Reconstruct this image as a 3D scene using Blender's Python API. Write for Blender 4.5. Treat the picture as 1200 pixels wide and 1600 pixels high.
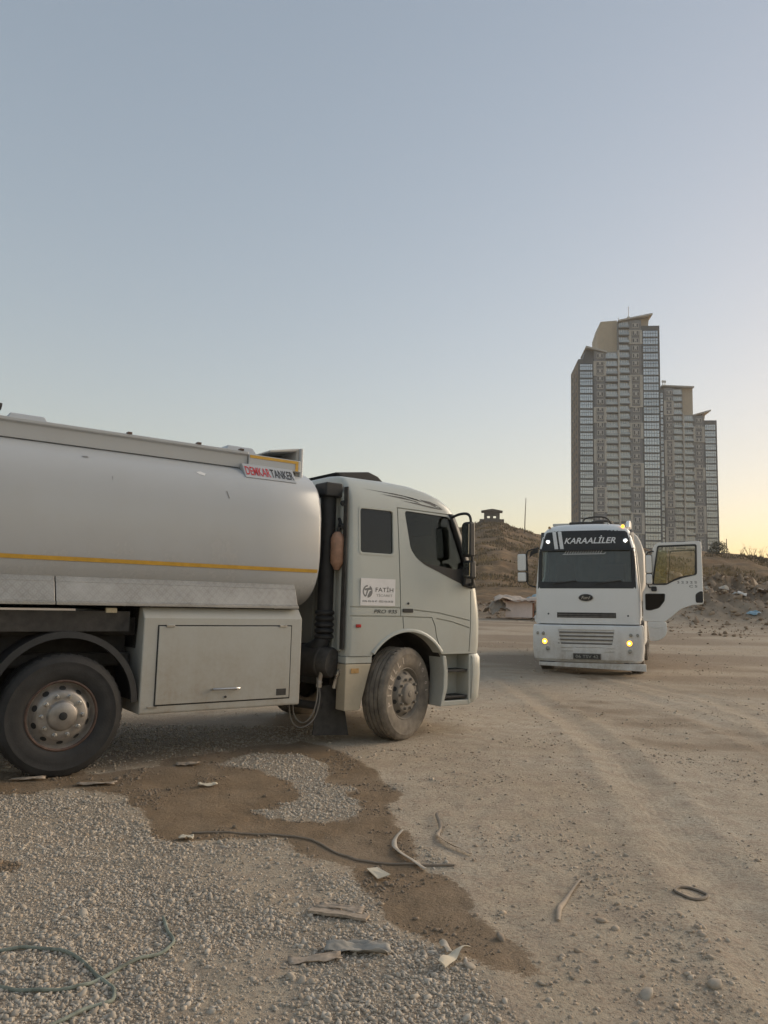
import bpy, bmesh, math, random
import numpy as np
from mathutils import Matrix, Vector, Euler
for o in list(bpy.data.objects): bpy.data.objects.remove(o)
SC = bpy.context.scene; COL = SC.collection
R = math.radians; PI = math.pi
random.seed(7)
# ---------------------------------------------------------------- camera
CAM_H = 1.555; pit, rol = R(6.6), R(1.48)
f_ = Vector((0, math.cos(pit), math.sin(pit))); u_ = Vector((0, -math.sin(pit), math.cos(pit))); r_ = Vector((1, 0, 0))
rv = math.cos(rol)*r_ + math.sin(rol)*u_; uv = -math.sin(rol)*r_ + math.cos(rol)*u_
cam = bpy.data.cameras.new('camera'); camo = bpy.data.objects.new('camera', cam); COL.objects.link(camo)
camo.matrix_world = Matrix(((rv.x, uv.x, -f_.x, 0), (rv.y, uv.y, -f_.y, 0), (rv.z, uv.z, -f_.z, CAM_H), (0, 0, 0, 1)))
cam.sensor_fit = 'VERTICAL'; cam.sensor_height = 24; cam.lens = 18.0; cam.clip_start = .05; cam.clip_end = 4000
SC.camera = camo
# ---------------------------------------------------------------- sky, sun, exposure (dusk, sun just down to the right)
SUN_AZ, SUN_EL = 61, 1
w = bpy.data.worlds.new('World'); SC.world = w; w.use_nodes = True
nt = w.node_tree; bg = nt.nodes['Background']; sky = nt.nodes.new('ShaderNodeTexSky')
sky.sky_type = 'NISHITA'; sky.sun_disc = False; sky.sun_elevation = R(SUN_EL); sky.sun_rotation = R(SUN_AZ)
sky.altitude = 900; sky.air_density = 1; sky.dust_density = 3; sky.ozone_density = 1
gm_ = nt.nodes.new('ShaderNodeGamma'); gm_.inputs[1].default_value = .6   # the phone's soft tone curve
wb = nt.nodes.new('ShaderNodeMix'); wb.data_type = 'RGBA'; wb.blend_type = 'MULTIPLY'; wb.inputs[0].default_value = 1; wb.inputs[7].default_value = (.985, .972, 1.02, 1)   # white balance
nt.links.new(sky.outputs[0], gm_.inputs[0]); nt.links.new(gm_.outputs[0], wb.inputs[6]); hs_ = nt.nodes.new('ShaderNodeHueSaturation'); hs_.inputs['Saturation'].default_value = 1.06; nt.links.new(wb.outputs[2], hs_.inputs['Color']); nt.links.new(hs_.outputs[0], bg.inputs[0]); bg.inputs[1].default_value = .096
sun = bpy.data.lights.new('sun', 'SUN'); sun.energy = .46; sun.angle = R(40); sun.color = (1, .83, .62)
suno = bpy.data.objects.new('sun', sun); COL.objects.link(suno)
sd = Vector((math.sin(R(SUN_AZ))*math.cos(R(20)), math.cos(R(SUN_AZ))*math.cos(R(20)), math.sin(R(20))))
suno.rotation_euler = sd.to_track_quat('Z', 'Y').to_euler(); suno.location = (30, 5, 20)
SC.view_settings.view_transform = 'Standard'; SC.view_settings.look = 'None'; SC.view_settings.gamma = 1
SC.view_settings.exposure = 2.84; SC.view_settings.use_curve_mapping = False
SC.render.engine = 'CYCLES'; SC.cycles.use_denoising = True; SC.cycles.max_bounces = 8
SC.cycles.transparent_max_bounces = 16

# ================================================================ helpers
class MB:
    def __init__(s): s.v = []; s.f = []
    def add(s, vs, fs):
        o = len(s.v); s.v += [tuple(v) for v in vs]; s.f += [tuple(i+o for i in f) for f in fs]; return s
    def box(s, x0, x1, y0, y1, z0, z1):
        return s.add([(x0,y0,z0),(x1,y0,z0),(x1,y1,z0),(x0,y1,z0),(x0,y0,z1),(x1,y0,z1),(x1,y1,z1),(x0,y1,z1)],
                     [(0,3,2,1),(4,5,6,7),(0,1,5,4),(1,2,6,5),(2,3,7,6),(3,0,4,7)])
    def prism(s, poly, a, b, axis='y'):
        n = len(poly)
        m = {'x': lambda p, t: (t, p[0], p[1]), 'y': lambda p, t: (p[0], t, p[1]), 'z': lambda p, t: (p[0], p[1], t)}[axis]
        vs = [m(p, a) for p in poly] + [m(p, b) for p in poly]
        fs = [tuple(range(n)), tuple(range(2*n-1, n-1, -1))] + [(i, (i+1) % n, n+(i+1) % n, n+i) for i in range(n)]
        return s.add(vs, fs)
    def loft(s, rings, closed=True, cap0=True, cap1=True):
        n = len(rings[0]); vs = [p for r in rings for p in r]; fs = []
        for k in range(len(rings)-1):
            for i in range(n if closed else n-1):
                j = (i+1) % n; fs.append((k*n+i, k*n+j, (k+1)*n+j, (k+1)*n+i))
        if cap0: fs.append(tuple(range(n-1, -1, -1)))
        if cap1: fs.append(tuple(range((len(rings)-1)*n, len(rings)*n)))
        return s.add(vs, fs)
    def tube(s, pts, r, n=8, caps=True):
        pts = [Vector(p) for p in pts]; rings = []; prev = None
        for i, p in enumerate(pts):
            d = (pts[min(i+1, len(pts)-1)] - pts[max(i-1, 0)]).normalized()
            if prev is None: a = d.orthogonal().normalized()
            else: a = (prev - d*prev.dot(d)).normalized()
            prev = a; b = d.cross(a); rr = r[i] if isinstance(r, (list, tuple)) else r
            rings.append([p + (a*math.cos(2*PI*k/n) + b*math.sin(2*PI*k/n))*rr for k in range(n)])
        return s.loft(rings, True, caps, caps)
    def lathe(s, prof, c=(0,0,0), ax=(0,-1,0), n=32, cap=False):
        """prof: (radius, height along ax)"""
        ax = Vector(ax).normalized(); a = ax.orthogonal().normalized(); b = ax.cross(a); c = Vector(c)
        rings = [[c + ax*t + (a*math.cos(2*PI*k/n) + b*math.sin(2*PI*k/n))*max(r, 1e-4) for k in range(n)] for r, t in prof]
        return s.loft(rings, True, cap, cap)
    def build(s, name, mat, parent=None, smooth=35, bevel=0, seg=2, normals=True):
        me = bpy.data.meshes.new(name); me.from_pydata(s.v, [], s.f); me.update()
        if normals:
            bm = bmesh.new(); bm.from_mesh(me); bmesh.ops.recalc_face_normals(bm, faces=bm.faces); bm.to_mesh(me); bm.free()
        return finish(name, me, mat, parent, smooth, bevel, seg)
def finish(name, me, mat, parent=None, smooth=35, bevel=0, seg=2):
    if smooth:
        me.shade_smooth(); me.set_sharp_from_angle(angle=R(smooth))
    if mat is not None:
        me.materials.clear(); me.materials.append(mat)
    o = bpy.data.objects.new(name, me); COL.objects.link(o)
    if parent is not None: o.parent = parent
    if bevel:
        b = o.modifiers.new('bevel', 'BEVEL'); b.width = bevel; b.segments = seg; b.limit_method = 'ANGLE'; b.angle_limit = R(40); b.harden_normals = False
    return o
def tag(o, label=None, cat=None, group=None, kind=None):
    for k, v in (('label', label), ('category', cat), ('group', group), ('kind', kind)):
        if v: o[k] = v
    return o
def empty(name, loc, rz=0, rx=0, ry=0):
    o = bpy.data.objects.new(name, None); COL.objects.link(o); o.location = loc; o.rotation_euler = (rx, ry, rz); o.empty_display_size = .3; return o
def copy_tree(o, parent=None):
    c = o.copy(); COL.objects.link(c); c.parent = parent
    for ch in list(o.children): copy_tree(ch, c)
    return c
def interp(x, tab):
    xs = [t[0] for t in tab]
    return [float(np.interp(x, xs, [t[k] for t in tab])) for k in range(1, len(tab[0]))]
def smooth_path(pts, n=8):
    """Catmull-Rom"""
    P = [Vector(p) for p in pts]; P = [P[0]*2-P[1]] + P + [P[-1]*2-P[-2]]; out = []
    for i in range(1, len(P)-2):
        for k in range(n):
            t = k/n; a, b, c, d = P[i-1:i+3]
            out.append(.5*((2*b) + (c-a)*t + (2*a-5*b+4*c-d)*t*t + (3*b-a-3*c+d)*t**3))
    out.append(P[-2]); return out
def text_mesh(body, size=1, shear=0, bold=0, width=None, height=None, spacing=1.0):
    """flat lettering, centred on x, baseline-to-cap centred on y -> (verts2d, faces)"""
    cu = bpy.data.curves.new('lettering', 'FONT'); cu.body = body; cu.size = size; cu.shear = shear; cu.offset = bold; cu.space_character = spacing
    cu.resolution_u = 4; cu.fill_mode = 'FRONT'
    ob = bpy.data.objects.new('lettering_tmp', cu); COL.objects.link(ob)
    dg = bpy.context.evaluated_depsgraph_get(); me = bpy.data.meshes.new_from_object(ob.evaluated_get(dg))
    v = np.array([p.co[:2] for p in me.vertices]); fs = [tuple(p.vertices) for p in me.polygons]
    bpy.data.objects.remove(ob); bpy.data.curves.remove(cu); bpy.data.meshes.remove(me)
    mn, mx = v.min(0), v.max(0); v = v-(mn+mx)/2
    if width: v[:, 0] *= width/(mx-mn)[0]
    if height: v[:, 1] *= height/(mx-mn)[1]
    return v, fs
def lettering(name, body, mapf, mat, parent, width, height, shear=0, bold=0, thick=.002, spacing=1.0, size=1.0):
    v, fs = text_mesh(body, size, shear, bold, width, height, spacing)
    m = MB(); m.add([mapf(a, b) for a, b in v], fs)
    o = m.build(name, mat, parent, smooth=0, normals=False)
    return o
# ---------------------------------------------------------------- materials
def new_mat(name):
    m = bpy.data.materials.new(name); m.use_nodes = True; n = m.node_tree; return m, n, n.nodes['Principled BSDF']
def node(n, t, **kw):
    x = n.nodes.new(t)
    for k, v in kw.items(): setattr(x, k, v)
    return x
def noise(n, scale, detail=4, rough=.6, vec=None, dist=0):
    x = node(n, 'ShaderNodeTexNoise'); x.inputs['Scale'].default_value = scale; x.inputs['Detail'].default_value = detail; x.inputs['Roughness'].default_value = rough; x.inputs['Distortion'].default_value = dist
    if vec is not None: n.links.new(vec, x.inputs['Vector'])
    return x.outputs['Fac']
def ramp(n, fac, stops):
    x = node(n, 'ShaderNodeValToRGB'); e = x.color_ramp.elements
    while len(e) < len(stops): e.new(.5)
    for i, (p, c) in enumerate(stops):
        e[i].position = p; e[i].color = (c, c, c, 1) if isinstance(c, (int, float)) else (*c, 1)
    n.links.new(fac, x.inputs[0]); return x.outputs[0]
def mixc(n, fac, a, b, typ='MIX'):
    x = node(n, 'ShaderNodeMix', data_type='RGBA', blend_type=typ)
    for i, v in ((0, fac), (6, a), (7, b)):
        if hasattr(v, 'is_output'): n.links.new(v, x.inputs[i])
        else: x.inputs[i].default_value = v if i == 0 else (*v, 1)
    return x.outputs[2]
def mth(n, op, a, b=0, c=None, clamp=False):
    x = node(n, 'ShaderNodeMath', operation=op, use_clamp=clamp)
    for i, v in enumerate((a, b) + ((c,) if c is not None else ())):
        if hasattr(v, 'is_output'): n.links.new(v, x.inputs[i])
        else: x.inputs[i].default_value = v
    return x.outputs[0]
def bump(n, h, bs, strength=.3, dist=.01, prev=None):
    x = node(n, 'ShaderNodeBump'); x.inputs['Strength'].default_value = strength; x.inputs['Distance'].default_value = dist
    n.links.new(h, x.inputs['Height'])
    if prev is not None: n.links.new(prev, x.inputs['Normal'])
    n.links.new(x.outputs[0], bs.inputs['Normal']); return x.outputs[0]
def objco(n): return node(n, 'ShaderNodeTexCoord').outputs['Object']
def plain(name, col, rough=.6, metal=0, var=.12, scale=12, bmp=0, bscale=60, spec=.5):
    m, n, b = new_mat(name); co = objco(n)
    f = noise(n, scale, 5, .6, co); dk = tuple(c*(1-var*2) for c in col); lt = tuple(min(1, c*(1+var)) for c in col)
    n.links.new(mixc(n, ramp(n, f, [(.3, 0), (.7, 1)]), dk, lt), b.inputs['Base Color'])
    b.inputs['Metallic'].default_value = metal; b.inputs['Specular IOR Level'].default_value = spec
    n.links.new(mth(n, 'MULTIPLY_ADD', f, .3, rough-.15, True), b.inputs['Roughness'])
    if bmp: bump(n, noise(n, bscale, 4, .6, co), b, .5, bmp)
    return m
def paint(name, col, dust=(.33, .27, .2), z0=.3, z1=1.7, amt=.6, rough=.38, streak=True, base_dust=.12):
    """vehicle paint with road dust: more of it low down, patchy, and faint run-off streaks"""
    m, n, b = new_mat(name); co = objco(n)
    sp = node(n, 'ShaderNodeSeparateXYZ'); n.links.new(co, sp.inputs[0])
    mr = node(n, 'ShaderNodeMapRange'); mr.inputs['From Min'].default_value = z0; mr.inputs['From Max'].default_value = z1; mr.inputs['To Min'].default_value = amt; mr.inputs['To Max'].default_value = base_dust
    n.links.new(sp.outputs[2], mr.inputs['Value'])
    f1 = noise(n, 2.2, 6, .65, co); f2 = noise(n, 26, 4, .6, co)
    mp = node(n, 'ShaderNodeMapping'); mp.inputs['Scale'].default_value = (7, 7, .5); n.links.new(co, mp.inputs[0])
    f3 = noise(n, 1.0, 4, .6, mp.outputs[0])
    g = mth(n, 'MULTIPLY', ramp(n, f1, [(.3, .25), (.75, 1.3)]), ramp(n, f2, [(.25, .7), (.75, 1.2)]))
    if streak: g = mth(n, 'MULTIPLY', g, ramp(n, f3, [(.35, .75), (.7, 1.2)]))
    fac = mth(n, 'MULTIPLY', g, mr.outputs[0], clamp=True)
    n.links.new(mixc(n, fac, col, dust), b.inputs['Base Color'])
    n.links.new(mth(n, 'MULTIPLY_ADD', fac, .5, rough, True), b.inputs['Roughness'])
    b.inputs['Coat Weight'].default_value = .0
    bump(n, noise(n, 1.1, 2, .5, co), b, .12, .05)
    return m
def glass(name, tint=(.22, .25, .24), refl=1.0, rough=.02, dust=0):
    m = bpy.data.materials.new(name); m.use_nodes = True; n = m.node_tree; n.nodes.clear()
    out = node(n, 'ShaderNodeOutputMaterial'); tr = node(n, 'ShaderNodeBsdfTransparent'); gl = node(n, 'ShaderNodeBsdfGlossy'); mx = node(n, 'ShaderNodeMixShader')
    co = objco(n); d = noise(n, 5, 5, .6, co)
    n.links.new(mixc(n, ramp(n, d, [(.35, 0), (.8, .35)]), tint, tuple(c*.6+.02 for c in tint)), tr.inputs[0])
    gl.inputs['Roughness'].default_value = rough; gl.inputs['Color'].default_value = (.95, .97, 1, 1)
    fr = node(n, 'ShaderNodeFresnel'); fr.inputs[0].default_value = 1.5
    n.links.new(mth(n, 'MULTIPLY', fr.outputs[0], refl, clamp=True), mx.inputs[0]); n.links.new(tr.outputs[0], mx.inputs[1]); n.links.new(gl.outputs[0], mx.inputs[2])
    last = mx.outputs[0]
    if dust:
        df = node(n, 'ShaderNodeBsdfDiffuse'); df.inputs[0].default_value = (.45, .43, .37, 1); m3 = node(n, 'ShaderNodeMixShader')
        n.links.new(mth(n, 'MULTIPLY', ramp(n, noise(n, 2.5, 5, .6, co), [(.3, .5), (.75, 1)]), dust), m3.inputs[0]); n.links.new(last, m3.inputs[1]); n.links.new(df.outputs[0], m3.inputs[2]); last = m3.outputs[0]
    n.links.new(last, out.inputs[0]); return m
def emit(name, col, st, base=(.8, .8, .8)):
    m, n, b = new_mat(name); b.inputs['Base Color'].default_value = (*base, 1); b.inputs['Emission Color'].default_value = (*col, 1); b.inputs['Emission Strength'].default_value = st; b.inputs['Roughness'].default_value = .2
    return m
def diamond_plate():
    m, n, b = new_mat('diamond_plate_aluminium'); co = objco(n)
    d = None; sp = node(n, 'ShaderNodeSeparateXYZ'); n.links.new(co, sp.inputs[0]); cb_ = node(n, 'ShaderNodeCombineXYZ'); n.links.new(sp.outputs[0], cb_.inputs[0]); n.links.new(sp.outputs[2], cb_.inputs[1])
    for sx in (1, -1):
        mp = node(n, 'ShaderNodeMapping'); mp.inputs['Rotation'].default_value = (0, 0, R(45*sx)); n.links.new(cb_.outputs[0], mp.inputs[0])
        m2 = node(n, 'ShaderNodeMapping'); m2.inputs['Scale'].default_value = (17, 44, 1); m2.inputs['Location'].default_value = (.25*sx, .5, 0); n.links.new(mp.outputs[0], m2.inputs[0])
        vo = node(n, 'ShaderNodeTexVoronoi', voronoi_dimensions='2D'); vo.inputs['Scale'].default_value = 1; vo.inputs['Randomness'].default_value = .0; n.links.new(m2.outputs[0], vo.inputs['Vector'])
        x = ramp(n, vo.outputs['Distance'], [(.2, 1), (.42, 0)])
        d = x if d is None else mth(n, 'MAXIMUM', d, x)
    f = noise(n, 3, 6, .65, co); f2 = noise(n, 30, 3, .6, co)
    c = mixc(n, ramp(n, f, [(.35, 0), (.7, 1)]), (.28, .265, .24), (.42, .405, .38))
    n.links.new(mixc(n, mth(n, 'MULTIPLY', d, .18), c, (.55, .54, .52)), b.inputs['Base Color'])
    b.inputs['Metallic'].default_value = .35; n.links.new(mth(n, 'MULTIPLY_ADD', f2, .3, .32), b.inputs['Roughness'])
    bump(n, d, b, .3, .002); return m
M = {}
M['cab1'] = paint('pale_cab_paint', (.50, .52, .485), amt=.5, z0=.3, z1=1.6, base_dust=.1, rough=.26)
M['tank1'] = paint('white_tank_paint', (.455, .475, .495), amt=.32, z0=1.3, z1=2.3, base_dust=.08, rough=.2)
M['box1'] = paint('dusty_box_paint', (.46, .465, .435), amt=.75, z0=.4, z1=1.5, base_dust=.2, rough=.5)
M['cream'] = paint('cream_panel_paint', (.52, .45, .33), amt=.5, z0=.3, z1=1.2, base_dust=.2, rough=.5)
M['cab2'] = paint('white_cab_paint', (.78, .78, .77), amt=.7, z0=.2, z1=1.5, base_dust=.06, rough=.3)
M['tank2'] = paint('white_tank_paint_far', (.62, .6, .56), amt=.3, base_dust=.25, rough=.45)
M['black'] = plain('black_plastic', (.024, .024, .025), .55, var=.2)
M['dkgrey'] = plain('dark_dusty_metal', (.055, .05, .045), .75, var=.25, bmp=.004)
M['chassis'] = plain('dirty_chassis_metal', (.045, .04, .035), .85, var=.3, scale=6, bmp=.006)
M['hub_gap'] = plain('black_hub_and_gap', (.02, .02, .02), .7)  # rear hub caps, and the shade painted into wheel holes and locker gap
M['tyre_dusty'] = plain('dust_coated_tyre_rubber', (.20, .172, .14), .9, var=.22, scale=9, bmp=.003)
M['tyre_dark'] = plain('dark_tyre_rubber', (.03, .029, .029), .75, var=.25, scale=8, bmp=.003)
M['rim_dusty'] = plain('dusty_wheel_steel', (.21, .188, .16), .7, .15, var=.15, scale=10)
M['rim_silver'] = plain('silver_wheel_steel', (.36, .33, .3), .42, .55, var=.2, scale=7)
M['rim_ring'] = plain('rusty_red_rim_edge', (.13, .08, .062), .7, .1, var=.3)
M['chrome'] = plain('worn_bright_metal', (.55, .53, .5), .3, .9, var=.12)
M['yellow'] = plain('yellow_reflective_tape', (.62, .36, .05), .5, var=.08)
M['red_ink'] = plain('red_lettering_vinyl', (.5, .04, .05), .5, var=.05)
M['black_ink'] = plain('black_lettering_vinyl', (.03, .03, .035), .5, var=.05)
M['grey_ink'] = plain('grey_lettering_vinyl', (.22, .22, .22), .5, var=.05)
M['white_ink'] = plain('white_lettering_vinyl', (.75, .75, .75), .5, var=.05)
M['sign'] = plain('white_sign_vinyl', (.78, .76, .76), .5, var=.03)
M['tyre_ink'] = plain('raised_tyre_letters', (.46, .40, .34), .85, var=.2, scale=30)
M['plate_metal'] = diamond_plate()
M['glass_dark'] = glass('dark_tinted_glass', (.05, .05, .055), 1.0, dust=.03)
M['glass_side'] = glass('side_window_glass', (.26, .27, .24), .8)
M['glass_ws'] = glass('windscreen_glass', (.55, .6, .55), 1.3, dust=.10)
M['glass_clear'] = glass('clear_door_glass', (.95, .96, .95), 1.0)
M['glass_q'] = glass('pale_quarter_glass', (.75, .80, .74), 1.0)
M['interior'] = plain('dark_cab_trim', (.05, .048, .045), .9, var=.2)
M['interior_lt'] = plain('grey_cab_curtain', (.16, .15, .12), .95, var=.25, scale=5)
M['seat'] = plain('brown_seat_fabric', (.12, .075, .05), .95, var=.2)
M['orange_tank'] = plain('faded_orange_plastic', (.42, .24, .16), .6, var=.15)
M['red_lens'] = plain('red_marker_lens', (.42, .03, .03), .25)
M['amber_lens'] = plain('amber_marker_lens', (.5, .3, .12), .3)
M['white_lens'] = plain('pale_marker_lens', (.7, .62, .45), .3)
M['clear_lens'] = plain('clear_lamp_lens', (.35, .34, .3), .2)
M['lamp_amber'] = emit('lit_amber_lamp', (1, .42, .02), .55, (.5, .25, .02))
M['lamp_amber_core'] = emit('lit_amber_filament', (1, .72, .18), 1.2, (.5, .3, .05))
M['lamp_white'] = emit('lit_white_lamp', (.92, .96, 1), 2.5)
M['grille_slat'] = plain('grey_grille_plastic', (.17, .155, .14), .7, var=.15)
M['mirror'] = plain('mirror_face', (.5, .5, .5), .15, 1)

# ================================================================ ground
def vnoise(x, y, s=0):
    xi = np.floor(x).astype(np.int64); yi = np.floor(y).astype(np.int64); xf = x-xi; yf = y-yi
    def h(a, b):
        n = (a*374761393 + b*668265263 + s*1442695041) & 0xffffffff
        n = ((n ^ (n >> 13))*1274126177) & 0xffffffff
        return ((n ^ (n >> 16)) & 0xffff)/65535.
    u = xf*xf*(3-2*xf); v = yf*yf*(3-2*yf)
    return (h(xi, yi)*(1-u)+h(xi+1, yi)*u)*(1-v) + (h(xi, yi+1)*(1-u)+h(xi+1, yi+1)*u)*v
def fbm(x, y, oct=4, s=0, g=.5):
    t = 0; a = 1; tot = 0
    for k in range(oct): t = t + a*vnoise(x*2**k, y*2**k, s+k*17); tot += a; a *= g
    return t/tot
def sstep(a, b, x):
    t = np.clip((x-a)/(b-a), 0, 1); return t*t*(3-2*t)
SKYL = [(-180,.02),(-60,.03),(-30,.045),(-5,.07),(0,.078),(5,.096),(6.9,.1015),(7.5,.1055),(8.8,.1055),(9.4,.1005),(11.6,.0889),(14.1,.0778),(18.5,.0712),(21,.0687),(23.7,.0656),(26.7,.061),(40,.05),(60,.03),(180,.02)]
RUT = np.array([(2.553,18.73),(2.60,14.0),(2.634,10.496),(2.50,8.4),(2.27,6.691),(2.10,5.6),(1.965,4.706),(1.839,3.779),(1.6,2.0)])
RUT2 = RUT + np.array([2.0, .35]); RUT3 = np.array([(5.0,17.5),(5.75,13.9),(5.5,11),(4.6,8),(3.6,5.5),(2.7,3.3)])
def polydist(x, y, P):
    best = np.full(x.shape, 1e9); sg = np.zeros(x.shape)
    for a, b in zip(P[:-1], P[1:]):
        d = b-a; L2 = d@d; t = np.clip(((x-a[0])*d[0]+(y-a[1])*d[1])/L2, 0, 1)
        dx = x-(a[0]+t*d[0]); dy = y-(a[1]+t*d[1]); q = np.hypot(dx, dy); m = q < best
        best = np.where(m, q, best); sg = np.where(m, np.sign(d[0]*dy-d[1]*dx)*q, sg)
    return sg
def height(x, y, micro=True):
    r = np.hypot(x, y); az = np.degrees(np.arctan2(x, y))
    e = np.interp(az, [t[0] for t in SKYL], [t[1] for t in SKYL]); Rr = np.interp(az, [-180, 13.5, 20, 180], [200, 200, 115, 115]); r0 = np.interp(az, [-180, 13, 20, 180], [64, 64, 62, 62])
    base = .6*sstep(20, 50, r) + .3*sstep(50, 64, r)
    zr = CAM_H + e*Rr; t = np.clip((r-r0)/(Rr-r0), 0, 1)
    z = base + (zr-base)*(.18*t + .82*t**1.35)
    z = z + sstep(62, 90, r)*(fbm(x/3.2, y/3.2, 3, 13)-.5)*.7 + sstep(60, 95, r)*(fbm(x/9, y/9, 5, 3)-.5)*2.0*(1-.55*sstep(150, 200, r)) + sstep(60, 120, r)*(fbm(x/28, y/28, 3, 9)-.5)*1.6*(1-t)
    # bank of tipped rubble on the right, smaller heap on the left behind the trucks
    bank = sstep(16, 20, az)*(1-sstep(60, 75, az))*np.exp(-((r-53)/5.5)**2)*(2.1+1.5*fbm(x/3, y/3, 4, 21))
    bank = bank + sstep(-30, 0, az)*(1-sstep(11, 14, az))*np.exp(-((r-54)/3.5)**2)*(.5+.9*fbm(x/2, y/2, 4, 31))
    z = z + bank
    if micro:
        near = 1-sstep(14, 40, r)
        z = z + (fbm(x/2.6, y/2.6, 4, 5)-.5)*.05*(.3+.7*sstep(5, 12, r)) + (fbm(x/.35, y/.35, 3, 6)-.5)*.026*near + (fbm(x/.11, y/.11, 2, 16)-.5)*.012*(1-sstep(5, 11, r))
        for P, am in ((RUT, .018), (RUT2, .012), (RUT3, .016)):
            d = np.abs(polydist(x, y, P)); z = z + near*am*(-np.exp(-(d/.16)**2) + .6*np.exp(-((d-.3)/.1)**2))
        z = z + bank*.14*(fbm(x/.5, y/.5, 3, 41)-.5)*4*(r < 80)
    return z
def gz(x, y): return float(height(np.array([float(x)]), np.array([float(y)]))[0])
def inpoly(x, y, P):
    c = np.zeros(x.shape, bool); n = len(P)
    for i in range(n):
        x1, y1 = P[i]; x2, y2 = P[(i+1) % n]
        if y1 == y2: continue
        c ^= ((y1 > y) != (y2 > y)) & (x < (x2-x1)*(y-y1)/(y2-y1)+x1)
    return c
def edgedist(x, y, P):
    best = np.full(x.shape, 1e9); P = [np.array(p) for p in P]
    for a, b in zip(P, P[1:]+P[:1]):
        d = b-a; t = np.clip(((x-a[0])*d[0]+(y-a[1])*d[1])/(d@d+1e-9), 0, 1)
        best = np.minimum(best, np.hypot(x-(a[0]+t*d[0]), y-(a[1]+t*d[1])))
    return best
def soft(x, y, P, wd, warp=.12, s=0):
    xx = x+(fbm(x/.4, y/.4, 4, 50+s)-.5)*warp*2; yy = y+(fbm(x/.4, y/.4, 4, 60+s)-.5)*warp*2
    box = (xx > min(p[0] for p in P)-1) & (xx < max(p[0] for p in P)+1) & (yy > min(p[1] for p in P)-1) & (yy < max(p[1] for p in P)+1)
    out = np.zeros(x.shape)
    if box.any():
        a, b = xx[box], yy[box]; d = edgedist(a, b, P); d = np.where(inpoly(a, b, P), d, -d); out[box] = sstep(-wd, wd, d)
    return out
WET = [(-4.6,6.95),(-3.289,6.921),(-2.45,6.918),(-1.885,7.53),(-1.403,8.236),(-0.842,8.607),(-0.331,8.139),(0.003,7.281),(0.153,6.472),(0.137,5.575),(0.238,5.094),(0.382,4.591),(0.454,4.222),(0.502,4.06),(0.647,3.777),(0.7,3.587),(0.707,3.459),(0.672,3.375),(0.529,3.394),(0.418,3.472),(0.304,3.583),(0.199,3.75),(0.052,4.071),(-0.046,4.461),(-0.135,4.745),(-0.42,4.954),(-0.689,5.174),(-1.028,5.213),(-1.252,5.114),(-1.487,5.215),(-1.711,5.726),(-1.97,6.153),(-2.5,6.361),(-2.883,6.098),(-4.6,6.2)]
ISL = [(-1.535,7.457),(-1.251,8.119),(-0.903,7.965),(-0.477,7.415),(-0.15,6.482),(-0.166,5.787),(-0.395,5.636),(-0.686,5.789),(-0.61,6.393),(-0.743,6.867),(-1.085,7.102)]
ISL2 = [(-1.018,5.826),(-0.566,5.974),(-0.492,5.708),(-0.835,5.565)]
WET2 = [(-2.6,4.75),(-2.213,4.742),(-2.017,4.646),(-1.986,4.5),(-2.09,4.493),(-2.5,4.45)]
DARK = [(2.9,12.9),(4.5,12.9),(4.6,10.5),(5.0,9.2),(4.6,7.9),(3.6,7.9),(3.2,8.6),(3.1,9.6),(3.0,11.1)]
SPILL = [(4.45,18.6),(5.2,18.6),(4.95,17.5),(4.842,17.0),(4.4,16.7),(4.35,17.2)]
GRAV = [(-5.5,6.1),(-3.837,6.059),(-1.97,6.153),(-1.475,5.175),(-0.68,5.109),(-0.086,4.364),(0.197,3.717),(0.401,3.571),(0.417,3.244),(0.318,2.89),(0.1,2.0),(-5.5,1.4)]
BARE1 = [(-1.193,4.742),(-0.416,4.918),(-0.083,4.273),(-0.259,3.935),(-0.528,4.074),(-0.851,4.221)]
BARE2 = [(-0.803,3.504),(-0.523,3.643),(-0.266,3.363),(-0.294,2.941),(-0.723,2.922)]
STR1 = [(1.271,5.243),(1.532,5.134),(1.492,4.044),(1.473,3.758),(1.328,3.685),(1.223,4.106),(1.138,4.545)]
STR2 = [(1.282,3.559),(1.47,3.54),(1.602,3.303),(1.505,3.11),(1.307,3.101)]
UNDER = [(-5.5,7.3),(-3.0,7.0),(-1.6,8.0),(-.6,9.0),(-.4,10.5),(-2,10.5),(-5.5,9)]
def gravel_mask(x, y):
    g = soft(x, y, GRAV, .16, .2, 1)
    g = g*(1-.75*soft(x, y, BARE1, .25, .3, 2))*(1-.8*soft(x, y, BARE2, .15, .2, 3))
    g = g*(.55+.45*sstep(.3, .6, fbm(x/.6, y/.6, 3, 77)))
    isl = np.maximum(soft(x, y, ISL, .1, .3, 4), soft(x, y, ISL2, .06, .22, 5))
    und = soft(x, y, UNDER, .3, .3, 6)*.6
    spr = soft(x, y, WET, .1, .2, 14)*.45*sstep(.5, .72, fbm(x/.35, y/.35, 4, 73))
    return np.clip(np.maximum(np.maximum(np.maximum(g, isl*.85), und), spr), 0, 1)
def wet_mask(x, y, crisp=True):
    wd = .04 if crisp else .14
    wv = soft(x, y, WET, wd, .15, 7)*(1-np.maximum(soft(x, y, ISL, wd, .3, 4), soft(x, y, ISL2, wd*.7, .22, 5)))
    return np.clip(np.maximum(wv, soft(x, y, WET2, wd*.7, .08, 8)), 0, 1)
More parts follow.
